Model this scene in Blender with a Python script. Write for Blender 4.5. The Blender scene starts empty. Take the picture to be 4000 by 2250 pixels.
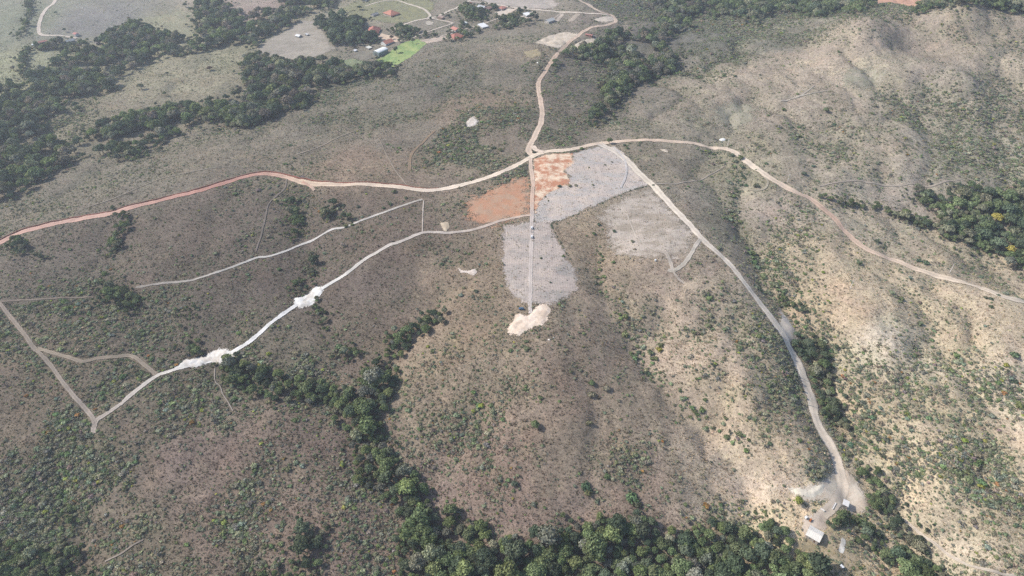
import bpy, bmesh, math, random
import numpy as np
from mathutils import Vector

# ------------------------------------------------------------------ camera, sky, sun, exposure
scene = bpy.context.scene
CAM_H, PITCH = 350.0, 40.0
cam_data = bpy.data.cameras.new("camera"); cam = bpy.data.objects.new("camera", cam_data)
scene.collection.objects.link(cam); scene.camera = cam
cam_data.sensor_width = 36; cam_data.lens = 24.0; cam_data.clip_start = 1; cam_data.clip_end = 30000
cam.location = (0, 0, CAM_H); cam.rotation_euler = (math.radians(90-PITCH), 0, 0)
SUN_EL, SUN_DIR = 41.0, (-0.985, 0.17)          # the sun stands to the left, a little beyond
world = bpy.data.worlds.new("World"); scene.world = world; world.use_nodes = True
wn = world.node_tree.nodes; sky = wn.new("ShaderNodeTexSky"); sky.sky_type = 'NISHITA'; sky.sun_disc = False
sky.sun_elevation = math.radians(SUN_EL); sky.sun_rotation = math.atan2(SUN_DIR[0], SUN_DIR[1])
sky.air_density = 1.0; sky.dust_density = 1.5
world.node_tree.links.new(sky.outputs[0], wn["Background"].inputs[0]); wn["Background"].inputs[1].default_value = 0.15
sun_data = bpy.data.lights.new("sun", 'SUN'); sun = bpy.data.objects.new("sun", sun_data); scene.collection.objects.link(sun)
sun_data.energy = 4.3; sun_data.angle = math.radians(.6); sun_data.color = (1, .955, .88)
ce = math.cos(math.radians(SUN_EL)); sd = Vector((SUN_DIR[0]*ce, SUN_DIR[1]*ce, math.sin(math.radians(SUN_EL)))).normalized()
sun.rotation_euler = sd.to_track_quat('Z', 'Y').to_euler(); sun.location = (-400, 400, 900)
vs = scene.view_settings; vs.view_transform = 'Standard'; vs.look = 'None'; vs.exposure = 0.5; vs.gamma = 1; vs.use_curve_mapping = False
cy = scene.cycles; cy.use_denoising = False; cy.max_bounces = 5; cy.diffuse_bounces = 2; cy.glossy_bounces = 1
cy.transparent_max_bounces = 8; cy.volume_bounces = 0; cy.transmission_bounces = 1; cy.caustics_reflective = cy.caustics_refractive = False
HAZE = .00012
K = 1.6                                         # light that a level white surface sends back here

rng = np.random.default_rng(7); random.seed(7)

# ------------------------------------------------------------------ measured plan of the place, in metres
CTRLW = [(-471.8, 489.2, -17.2), (-463.9, 499.9, -16.5), (-411.5, 529.2, -11.9), (-363.6, 543.5, -7.9), (-308.8, 568.7, -5.3), (-257.1, 598.7, -3.3), (-175.7, 578.1, -2.6), (-86.7, 567.1, -2.0), (-35.2, 581.0, -0.7), (21.2, 628.5, 0.0), (70.3, 647.1, 0.0), (118.0, 661.8, 0.0), (164.9, 662.9, 0.0), (229.0, 642.9, -1.3), (255.4, 593.1, -2.6), (285.6, 552.9, -4.0), (299.6, 504.1, -5.3), (316.1, 470.4, -6.6), (360.9, 438.8, -7.9), (408.2, 409.1, -9.2), (18.7, 574.2, 0.0), (17.5, 516.7, 0.0), (16.2, 459.2, 0.0), (14.9, 396.3, -2.0), (18.5, 345.7, -6.6), (26.3, 304.8, -14.5), (25.1, 269.5, -23.8), (16.1, 237.8, -33.0), (9.4, 221.3, -37.6), (-107.5, 305.4, -29.0), (-99.7, 276.7, -33.7), (-72.5, 248.0, -37.6), (-47.5, 223.2, -40.9), (0.0, 209.7, -43.6), (62.1, 210.0, -44.2), (124.3, 210.0, -44.2), (161.5, 203.4, -45.5), (-367.5, 534.6, -9.2), (-354.1, 484.8, -13.9), (-340.7, 446.8, -17.8), (-299.1, 411.6, -21.1), (-263.7, 381.7, -23.8), (-234.3, 364.3, -25.7), (-189.1, 342.0, -27.1), (-139.7, 330.7, -28.4), (-206.9, 548.0, -6.6), (-194.5, 503.6, -10.6), (-174.0, 466.4, -13.9), (-168.9, 427.8, -15.8), (-151.2, 401.0, -19.8), (-128.4, 363.0, -24.4), (-39.6, 468.0, -4.0), (-53.9, 420.1, -9.2), (-64.5, 395.3, -14.5), (-86.6, 374.9, -19.8), (-91.6, 349.8, -24.4), (-306.4, 489.1, -8.6), (-266.9, 472.2, -9.9), (-239.1, 417.4, -15.2), (-198.8, 381.2, -20.5), (-243.3, 506.9, -7.3), (-153.3, 523.5, -4.6), (-123.9, 485.5, -5.9), (-106.0, 436.4, -9.2), (-116.2, 389.3, -17.2), (-78.3, 481.9, -3.3), (-408.4, 481.7, -17.2), (-383.4, 431.6, -19.1), (-405.7, 417.1, -20.5), (-363.6, 370.5, -23.8), (-290.9, 304.4, -27.7), (-329.1, 338.9, -26.4), (-291.8, 363.0, -24.4), (-301.1, 269.8, -38.3), (-273.0, 238.9, -43.6), (-346.0, 298.5, -34.3), (-319.1, 243.5, -42.2), (-298.6, 212.5, -48.8), (-256.6, 207.2, -48.2), (-271.4, 282.5, -30.4), (-260.7, 312.3, -29.0), (-216.4, 307.6, -31.7), (-220.9, 267.9, -35.6), (-174.1, 285.6, -31.7), (-141.2, 295.4, -30.4), (-179.1, 241.1, -38.3), (-140.0, 249.0, -36.3), (-117.5, 216.8, -41.6), (-202.3, 210.4, -44.9), (-153.8, 203.9, -44.9), (-38.4, 364.1, -11.9), (-18.0, 319.1, -17.8), (-54.1, 313.1, -24.4), (-42.5, 273.8, -29.7), (-16.4, 247.8, -34.3), (-69.4, 284.6, -30.4), (73.7, 481.0, -2.6), (73.1, 439.0, -5.9), (80.4, 396.9, -10.6), (93.1, 368.1, -15.8), (104.5, 338.5, -20.5), (122.3, 310.1, -26.4), (145.0, 287.8, -31.7), (156.9, 268.8, -37.0), (152.0, 239.9, -42.2), (49.2, 385.9, -5.9), (64.8, 339.3, -13.2), (79.1, 299.6, -21.8), (83.5, 263.3, -29.0), (96.8, 236.6, -37.0), (117.5, 264.7, -31.0), (129.4, 607.5, 0.7), (152.7, 524.2, 0.0), (166.1, 486.8, -1.3), (182.5, 451.1, -3.3), (194.6, 413.8, -6.6), (205.2, 377.3, -11.2), (210.9, 341.7, -17.2), (211.1, 309.7, -23.1), (215.9, 278.9, -29.7), (214.0, 257.2, -34.3), (189.6, 224.7, -37.6), (199.1, 205.0, -40.9), (216.4, 208.9, -42.2), (111.2, 479.2, -1.3), (122.5, 413.9, -4.0), (148.5, 421.9, -2.6), (145.5, 374.5, -8.6), (164.5, 348.9, -9.9), (153.6, 319.7, -18.5), (178.0, 309.2, -19.8), (180.2, 281.7, -26.4), (178.4, 253.0, -33.7), (236.8, 619.6, -3.3), (216.8, 558.0, -7.3), (208.4, 503.6, -10.6), (217.8, 451.2, -15.8), (226.0, 410.9, -20.5), (227.9, 369.1, -25.1), (228.8, 334.3, -29.7), (231.4, 302.4, -33.7), (237.1, 263.8, -38.3), (240.7, 238.7, -40.3), (249.7, 212.9, -43.6), (248.6, 525.5, -5.9), (253.9, 468.7, -7.3), (268.9, 419.3, -8.6), (287.8, 389.5, -9.2), (257.1, 355.3, -16.5), (318.2, 412.1, -10.6), (319.5, 372.3, -14.5), (288.4, 335.5, -17.2), (340.8, 375.9, -9.9), (339.8, 336.8, -10.6), (371.3, 361.5, -9.2), (256.5, 301.7, -24.4), (287.8, 297.5, -19.1), (314.1, 284.1, -15.8), (330.3, 273.8, -15.8), (259.3, 263.8, -29.7), (281.8, 243.5, -27.7), (305.7, 232.0, -23.8), (266.6, 207.9, -34.3), (295.0, 199.5, -30.4), (282.7, 572.1, -5.9), (318.8, 552.1, -9.2), (362.4, 536.2, -13.2), (392.2, 520.0, -16.5), (427.0, 501.4, -20.5), (449.9, 469.0, -24.4), (475.4, 541.1, -16.5), (446.2, 558.2, -13.2), (305.9, 590.4, -4.0), (358.8, 598.5, 0.0), (407.1, 589.3, -3.3), (460.6, 592.6, -5.3), (273.7, 658.5, -0.7), (231.0, 711.3, 0.0), (280.3, 734.6, 1.3), (318.0, 716.0, 4.0), (372.2, 709.1, 7.3), (419.8, 687.7, 8.6), (480.3, 694.4, 5.3), (521.7, 667.7, 6.6), (506.6, 595.8, -1.3), (219.9, 798.2, -2.0), (274.4, 830.7, 0.7), (334.5, 819.7, 5.3), (392.1, 807.1, 10.6), (446.0, 791.4, 17.2), (497.0, 769.2, 17.2), (564.5, 785.2, 19.8), (597.0, 766.1, 18.5), (408.2, 897.2, 7.9), (352.1, 933.2, 1.3), (90.7, 720.7, -4.6), (118.0, 779.2, -9.9), (149.7, 851.9, -15.2), (179.5, 939.7, -19.1), (215.3, 1026.1, -21.8), (263.1, 1138.8, -25.1), (309.1, 1221.5, -26.4), (356.5, 1075.2, -11.9), (419.9, 1090.7, -9.2), (498.7, 1144.1, -10.6), (290.2, 961.5, -9.2), (31.4, 697.8, -2.6), (33.8, 770.7, -5.9), (33.5, 831.1, -7.9), (55.9, 914.3, -9.9), (89.7, 996.7, -11.9), (133.0, 1056.0, -13.9), (159.6, 1083.1, -14.5), (130.1, 1153.9, -16.5), (86.4, 1193.3, -19.8), (80.2, 814.7, -9.2), (100.0, 937.2, -14.5), (160.0, 1017.0, -18.5), (-43.5, 714.0, -1.3), (-55.3, 664.7, -4.0), (-13.8, 663.4, -3.3), (-97.0, 665.1, -7.3), (-88.2, 722.3, -8.6), (-104.5, 611.5, -4.6), (-30.9, 775.0, -7.9), (-149.5, 647.0, -6.6), (-219.1, 651.8, -9.2), (-283.0, 680.8, -12.5), (-325.4, 641.9, -9.9), (-368.9, 613.7, -11.9), (-430.5, 575.1, -15.2), (-470.6, 544.0, -18.5), (-240.8, 739.6, -17.2), (-183.4, 756.9, -15.8), (-194.1, 815.6, -19.8), (-128.0, 806.8, -15.8), (-101.8, 873.0, -17.2), (-32.9, 842.7, -11.2), (0.0, 901.6, -11.2), (-36.3, 957.8, -15.2), (-108.9, 952.4, -20.5), (-541.9, 624.0, -30.4), (-527.8, 671.7, -33.0), (-494.1, 720.4, -33.7), (-422.6, 767.3, -34.3), (-357.1, 808.3, -33.7), (-324.2, 867.1, -32.3), (-247.8, 913.2, -30.4), (-184.8, 920.0, -27.7), (-548.4, 770.1, -32.3), (-490.7, 805.8, -29.0), (-455.9, 833.0, -27.7), (-424.3, 892.7, -29.0), (-418.2, 945.0, -32.3), (-495.5, 910.7, -33.0), (-635.4, 780.8, -37.6), (-614.4, 860.7, -40.3), (-591.6, 958.4, -41.6), (-551.2, 1041.0, -42.9), (-500.2, 1120.7, -43.6), (-442.0, 1134.5, -44.2), (-405.1, 1201.0, -45.5), (-378.4, 1273.5, -46.9), (-332.7, 1037.5, -37.6), (-264.0, 989.8, -35.0), (-209.5, 1004.6, -33.0), (-189.2, 1049.9, -34.3), (-194.2, 1176.9, -37.6), (-123.5, 1112.0, -32.3), (-60.8, 1092.7, -29.7), (0.0, 1142.9, -26.4), (-270.3, 1240.4, -40.9), (-66.4, 1220.0, -32.3), (41.5, 1132.8, -23.1), (-158.0, 1245.9, -38.3), (-269.0, 1115.5, -37.6), (-696.5, 928.4, -33.0), (-732.6, 1057.1, -33.0), (-824.2, 1146.9, -27.7), (-743.6, 1158.9, -31.7), (-659.8, 1160.9, -32.3), (-587.1, 1135.6, -36.3), (-566.9, 1216.4, -37.6), (-500.9, 1256.5, -41.6), (-455.6, 1255.8, -43.6), (-687.6, 1084.9, -35.0), (468.2, 908.2, 45.0), (447.3, 904.4, 43.0), (433.2, 905.5, 36.0), (489.9, 903.4, 44.0), (514.7, 901.7, 38.0), (536.9, 898.0, 28.0), (448.7, 870.1, 38.0), (431.5, 860.8, 30.0), (467.0, 857.8, 36.0), (464.7, 857.7, 24.0), (515.1, 872.6, 20.0), (555.8, 861.2, 20.0), (590.7, 865.6, 20.0), (434.2, 940.7, 30.0), (421.9, 945.4, 18.0), (564.9, 898.3, 58.0), (586.4, 897.1, 60.0), (605.7, 890.2, 60.0), (626.9, 884.8, 57.0), (643.7, 876.0, 52.0), (547.9, 898.9, 52.0), (545.4, 908.4, 36.0), (564.6, 866.7, 52.0), (590.2, 846.1, 56.0), (562.4, 883.2, 30.0), (593.5, 853.4, 36.0), (616.0, 839.0, 46.0), (618.0, 846.1, 30.0), (507.8, 833.0, 26.0), (537.1, 801.5, 32.0), (586.6, 811.3, 36.0), (620.6, 818.4, 38.0), (467.6, 814.1, 27.0), (533.2, 766.0, 34.0), (607.3, 1129.6, -6.0), (534.1, 1129.7, -8.0), (663.1, 1142.4, -8.0), (741.0, 1135.9, -4.0), (790.1, 1116.8, 0.0), (463.2, 1136.0, -12.0), (-1600, 200, -60.0), (-1600, 900, -60.0), (-1600, 1700, -70.0), (-600, 1900, -85.0), (300, 1900, -80.0), (1000, 1900, -60.0), (1700, 1700, -30.0), (1700, 900, -30.0), (1600, 200, -60.0), (700, -300, -90.0), (0, -300, -100.0), (-700, -300, -90.0), (1100, 1500, -20.0), (0, 1500, -75.0), (-900, 1500, -75.0), (500, 1500, -60.0)]
STREAMS = [(5, 16, [(-367.4, 534.6), (-354.9, 485.9), (-341.6, 447.9), (-300.2, 413.1), (-264.4, 382.8), (-234.1, 364.1), (-189.4, 342.5), (-139.6, 330.6)]), (4, 14, [(-208.2, 551.4), (-195.4, 505.9), (-174.8, 468.5), (-169.4, 429.0), (-151.1, 400.6), (-128.5, 363.4)]), (5, 10, [(-31.7, 438.2), (-53.9, 419.9), (-64.4, 394.8), (-86.5, 374.5), (-91.7, 350.5)]), (5, 20, [(-112.4, 335.1), (-108.1, 307.2), (-100.5, 278.7), (-72.7, 248.9), (-47.9, 225.2), (0.0, 210.3), (62.1, 210.0), (124.8, 210.9)]), (5, 10, [(76.6, 500.4), (73.2, 439.4), (80.5, 397.6), (93.0, 367.9), (104.4, 338.3), (122.1, 309.6), (144.8, 287.5), (156.4, 268.0), (151.8, 239.5)]), (4, 11, [(130.1, 434.7), (121.6, 404.3), (101.7, 373.7)]), (4, 9, [(179.5, 391.4), (159.7, 350.5), (145.4, 321.6), (139.8, 298.4)]), (5, 10, [(238.1, 623.0), (217.9, 560.7), (211.6, 511.2), (219.4, 454.5), (227.0, 412.7), (229.9, 372.4), (230.8, 337.2), (233.3, 304.9), (238.7, 265.6), (243.6, 241.6), (252.1, 215.0)]), (5, 9, [(309.5, 425.2), (321.7, 412.6), (325.9, 383.6), (328.6, 363.2), (329.8, 336.2), (334.0, 312.6), (336.0, 278.2)]), (4, 10, [(255.4, 434.1), (251.8, 388.8), (245.3, 354.3), (238.9, 337.9)]), (6, 12, [(468.3, 757.1), (465.2, 705.7), (446.0, 646.9), (422.9, 600.5), (403.0, 573.6)]), (6, 12, [(544.0, 741.5), (539.1, 697.3), (520.2, 638.3), (493.2, 588.5)]), (5, 14, [(394.0, 701.7), (389.2, 650.3), (384.6, 616.1), (370.8, 589.0)]), (7, 14, [(449.6, 847.8), (514.6, 872.2), (548.0, 849.5), (579.9, 827.4), (625.5, 823.9)]), (7, 14, [(-313.0, 297.6), (-303.9, 270.7), (-280.9, 244.6), (-265.5, 220.0)]), (4, 12, [(46.8, 348.9), (53.7, 317.0), (56.8, 288.1), (52.7, 254.2), (47.8, 230.9)]), (3.5, 12, [(-18.6, 341.4), (-26.9, 312.0), (-38.1, 284.6), (-51.0, 267.9)]), (5, 13, [(303.2, 309.9), (280.6, 287.6), (264.6, 267.4), (254.1, 252.9)]), (5, 13, [(319.3, 270.4), (290.7, 244.3), (272.5, 226.4), (259.7, 213.5)])]
GROUND_TINT = [(-386.8, 483.0, 118, 107, 98), (-295.1, 489.3, 118, 106, 96), (-250.2, 415.9, 114, 103, 95), (-198.7, 461.5, 115, 103, 94), (-110.3, 468.3, 120, 106, 96), (-124.2, 412.8, 116, 104, 93), (-238.2, 528.8, 120, 108, 98), (-441.6, 593.2, 136, 127, 113), (-331.7, 657.9, 138, 128, 113), (-220.0, 654.5, 136, 125, 111), (-158.5, 622.2, 149, 131, 114), (-468.0, 546.7, 137, 127, 113), (-392.8, 606.5, 134, 125, 112), (-152.3, 754.4, 132, 124, 110), (-98.2, 831.5, 125, 118, 107), (-33.6, 863.7, 129, 121, 109), (-37.0, 977.7, 145, 134, 120), (-109.1, 954.8, 132, 124, 111), (-211.8, 743.5, 134, 125, 111), (-115.2, 700.1, 134, 124, 111), (-46.2, 768.8, 149, 132, 116), (-806.1, 1122.1, 139, 140, 120), (-683.3, 1147.6, 139, 135, 129), (-580.2, 1116.9, 162, 157, 131), (-443.9, 913.7, 157, 148, 127), (-702.3, 938.4, 158, 156, 128), (-547.3, 764.4, 143, 133, 116), (-452.9, 1246.7, 170, 153, 142), (-427.6, 968.7, 148, 142, 119), (-327.5, 1190.8, 154, 146, 127), (-118.8, 1059.7, 143, 134, 122), (0.0, 1077.8, 143, 133, 120), (18.0, 949.3, 141, 129, 114), (63.9, 1170.5, 150, 139, 126), (-19.3, 1030.1, 142, 133, 119), (199.7, 697.6, 155, 145, 129), (183.0, 761.3, 146, 136, 123), (277.5, 777.4, 168, 155, 139), (335.6, 822.3, 177, 162, 145), (390.1, 846.9, 183, 167, 150), (453.7, 815.2, 175, 163, 144), (506.1, 756.4, 163, 151, 138), (596.5, 787.0, 180, 165, 148), (376.1, 639.4, 172, 159, 143), (484.1, 640.1, 164, 155, 140), (536.5, 899.5, 168, 154, 139), (459.7, 880.8, 171, 156, 142), (605.6, 884.4, 168, 154, 139), (361.8, 965.8, 135, 129, 116), (301.1, 1004.8, 119, 115, 106), (474.7, 1035.7, 141, 133, 120), (194.9, 1045.5, 114, 110, 103), (96.9, 820.5, 120, 111, 103), (87.1, 908.1, 118, 110, 101), (59.9, 741.9, 132, 121, 110), (159.7, 1078.7, 141, 129, 119), (194.6, 1190.5, 112, 108, 102), (282.1, 453.7, 196, 179, 154), (334.1, 419.2, 199, 181, 157), (290.5, 367.6, 207, 193, 174), (345.3, 357.9, 201, 182, 156), (294.7, 290.1, 188, 171, 149), (360.4, 322.1, 223, 205, 185), (259.7, 278.6, 214, 195, 170), (374.0, 481.2, 184, 168, 147), (323.4, 527.1, 187, 173, 154), (381.6, 579.4, 174, 163, 150), (378.3, 390.7, 199, 181, 157), (257.9, 476.1, 191, 173, 152), (315.3, 244.6, 192, 175, 152), (277.7, 210.6, 205, 188, 167), (242.6, 324.3, 196, 176, 153), (253.6, 428.3, 198, 176, 152), (252.7, 534.1, 179, 164, 150), (57.2, 362.2, 150, 134, 119), (0.0, 308.9, 150, 133, 118), (-37.0, 332.9, 155, 139, 122), (-17.1, 274.5, 157, 135, 122), (51.9, 289.3, 145, 131, 115), (0.0, 233.5, 157, 137, 125), (-50.7, 261.3, 152, 133, 122), (135.5, 367.5, 201, 180, 159), (154.8, 322.2, 196, 176, 152), (143.3, 414.8, 185, 167, 149), (127.4, 267.8, 188, 171, 151), (168.0, 259.5, 222, 201, 178), (166.6, 293.5, 198, 180, 157), (92.8, 334.5, 155, 140, 123), (91.3, 256.4, 155, 137, 123), (36.1, 325.5, 150, 133, 118), (-49.2, 380.2, 157, 139, 120), (-30.9, 417.9, 151, 134, 116), (84.5, 434.8, 160, 144, 126), (66.5, 473.8, 164, 146, 126), (125.2, 429.7, 160, 144, 129), (195.9, 336.1, 172, 158, 140), (179.6, 391.5, 175, 160, 143), (199.6, 513.6, 149, 140, 125), (187.3, 570.3, 157, 146, 132), (155.7, 609.4, 148, 137, 122), (231.6, 596.1, 167, 157, 136), (-132.1, 289.1, 134, 117, 107), (-359.0, 340.4, 127, 114, 101), (-290.3, 263.8, 125, 115, 100), (-210.4, 287.7, 138, 121, 111), (-180.2, 242.5, 140, 123, 111), (-221.9, 219.4, 129, 117, 102), (-113.0, 233.8, 143, 124, 113), (-252.6, 260.1, 136, 123, 109), (-259.9, 328.5, 129, 117, 104), (-193.0, 354.0, 125, 115, 102), (-134.9, 260.4, 140, 123, 111), (-117.4, 439.4, 122, 110, 101), (188.4, 228.1, 235, 211, 180), (199.7, 212.9, 198, 179, 145), (226.5, 229.1, 218, 195, 170)]
SHRUB_DENSITY = [(-386.8, 483.0, 0.12), (-295.1, 489.3, 0.1), (-232.8, 429.0, 0.08), (-239.4, 378.8, 0.25), (-198.7, 461.5, 0.15), (-178.1, 375.6, 0.25), (-139.2, 377.6, 0.4), (-194.0, 358.3, 0.8), (-153.1, 348.4, 0.8), (-106.4, 438.1, 0.12), (-53.7, 449.4, 0.4), (-71.9, 409.8, 0.15), (-146.8, 421.0, 0.1), (-101.3, 397.7, 0.12), (-351.3, 405.5, 0.6), (-301.4, 384.0, 0.4), (-354.8, 351.7, 0.5), (-348.3, 318.5, 0.35), (-320.3, 339.5, 0.35), (-262.5, 335.4, 0.4), (-238.2, 318.4, 0.8), (-208.0, 308.5, 0.75), (-261.7, 286.4, 0.6), (-290.3, 263.8, 0.8), (-315.3, 263.3, 0.85), (-308.2, 229.7, 0.95), (-258.7, 252.4, 0.6), (-235.2, 259.5, 0.45), (-207.1, 277.7, 0.2), (-195.5, 297.4, 0.2), (-210.3, 234.3, 0.3), (-182.4, 250.8, 0.35), (-161.6, 234.1, 0.3), (-132.1, 289.1, 0.1), (-136.8, 269.7, 0.3), (-114.6, 242.4, 0.3), (-97.2, 234.5, 0.4), (-156.8, 214.0, 0.5), (-94.6, 218.2, 0.3), (-235.3, 212.1, 0.6), (-37.0, 332.9, 0.25), (-19.1, 362.9, 0.2), (18.6, 346.5, 0.3), (58.3, 375.4, 0.2), (0.0, 319.1, 0.35), (34.7, 296.2, 0.4), (-34.9, 286.1, 0.4), (-50.7, 261.3, 0.1), (0.0, 263.8, 0.5), (54.8, 328.9, 0.35), (50.2, 263.9, 0.45), (8.0, 231.3, 0.12), (24.5, 247.2, 0.35), (82.2, 248.7, 0.45), (84.7, 272.7, 0.5), (114.8, 357.0, 0.35), (86.3, 357.8, 0.5), (138.3, 381.5, 0.4), (174.3, 367.6, 0.6), (169.6, 391.6, 0.4), (107.1, 304.3, 0.5), (144.9, 314.7, 0.45), (158.6, 294.8, 0.5), (191.0, 356.4, 0.45), (189.8, 314.1, 0.4), (202.3, 294.3, 0.3), (134.6, 259.9, 0.4), (162.1, 269.0, 0.35), (148.8, 244.8, 0.5), (243.6, 391.8, 0.35), (279.6, 391.9, 0.1), (267.7, 350.7, 0.35), (309.0, 360.4, 0.3), (272.0, 315.1, 0.45), (299.7, 300.7, 0.3), (351.3, 370.4, 0.25), (338.5, 309.5, 0.4), (281.0, 274.0, 0.5), (262.5, 287.2, 0.3), (311.6, 253.3, 0.6), (280.5, 232.1, 0.4), (299.3, 212.4, 0.3), (262.6, 261.7, 0.3), (248.1, 478.9, 0.35), (252.7, 534.1, 0.45), (282.1, 453.7, 0.1), (313.5, 423.6, 0.12), (334.4, 522.4, 0.1), (227.7, 483.4, 0.5), (218.0, 537.6, 0.3), (187.3, 570.3, 0.2), (169.5, 612.3, 0.2), (170.9, 446.7, 0.3), (198.9, 424.3, 0.4), (379.8, 573.3, 0.1), (199.7, 697.6, 0.25), (178.3, 736.1, 0.2), (265.6, 731.0, 0.08), (268.6, 639.3, 0.4), (325.2, 645.1, 0.5), (362.9, 603.6, 0.3), (426.8, 634.9, 0.45), (475.1, 619.7, 0.6), (515.3, 620.5, 0.8), (493.4, 718.8, 0.45), (480.3, 756.9, 0.5), (384.9, 742.8, 0.25), (351.2, 821.5, 0.12), (404.0, 887.8, 0.15), (442.1, 822.8, 0.12), (512.4, 840.4, 0.12), (590.5, 809.6, 0.2), (556.2, 734.5, 0.5), (560.2, 883.9, 0.45), (621.7, 884.0, 0.3), (475.6, 875.7, 0.3), (405.9, 992.1, 0.5), (340.0, 1008.6, 0.8), (282.5, 926.8, 0.6), (351.8, 1128.9, 0.9), (479.9, 1093.2, 0.85), (525.2, 959.4, 0.8), (786.7, 1139.9, 0.9), (131.2, 716.3, 0.4), (59.9, 741.9, 0.35), (64.2, 815.6, 0.5), (101.1, 867.5, 0.7), (-41.5, 666.2, 1.0), (-67.5, 642.4, 0.95), (-13.8, 663.3, 0.85), (-56.6, 688.3, 0.8), (-26.6, 630.1, 0.8), (56.4, 489.1, 0.06), (94.9, 490.1, 0.08), (60.8, 456.5, 0.1), (93.2, 515.5, 0.06), (0.0, 628.0, 0.4), (-88.1, 721.7, 0.2), (-152.3, 754.4, 0.3), (-98.2, 831.5, 0.3), (-32.4, 823.0, 0.25), (-70.1, 912.9, 0.3), (-191.4, 800.4, 0.4), (-236.1, 783.6, 0.4), (-228.5, 689.1, 0.15), (-274.8, 654.1, 0.1), (-363.5, 665.5, 0.2), (-400.3, 621.5, 0.3), (-441.6, 593.2, 0.15), (-468.0, 546.7, 0.3), (-490.9, 585.1, 0.3), (-135.9, 647.1, 0.1), (-101.7, 589.0, 0.1), (-51.1, 592.8, 0.3), (-806.1, 1122.1, 0.04), (-670.9, 1138.2, 0.03), (-563.9, 1128.6, 0.05), (-425.5, 912.3, 0.12), (-458.4, 821.5, 0.08), (-547.3, 764.4, 0.35), (-291.6, 1027.9, 0.02), (-203.0, 1177.9, 0.04), (-97.6, 1042.6, 0.15), (-19.9, 1069.0, 0.2), (39.0, 1045.6, 0.2), (0.0, 952.6, 0.15), (-247.1, 1182.3, 0.15), (196.2, 217.2, 0.3)]
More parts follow.
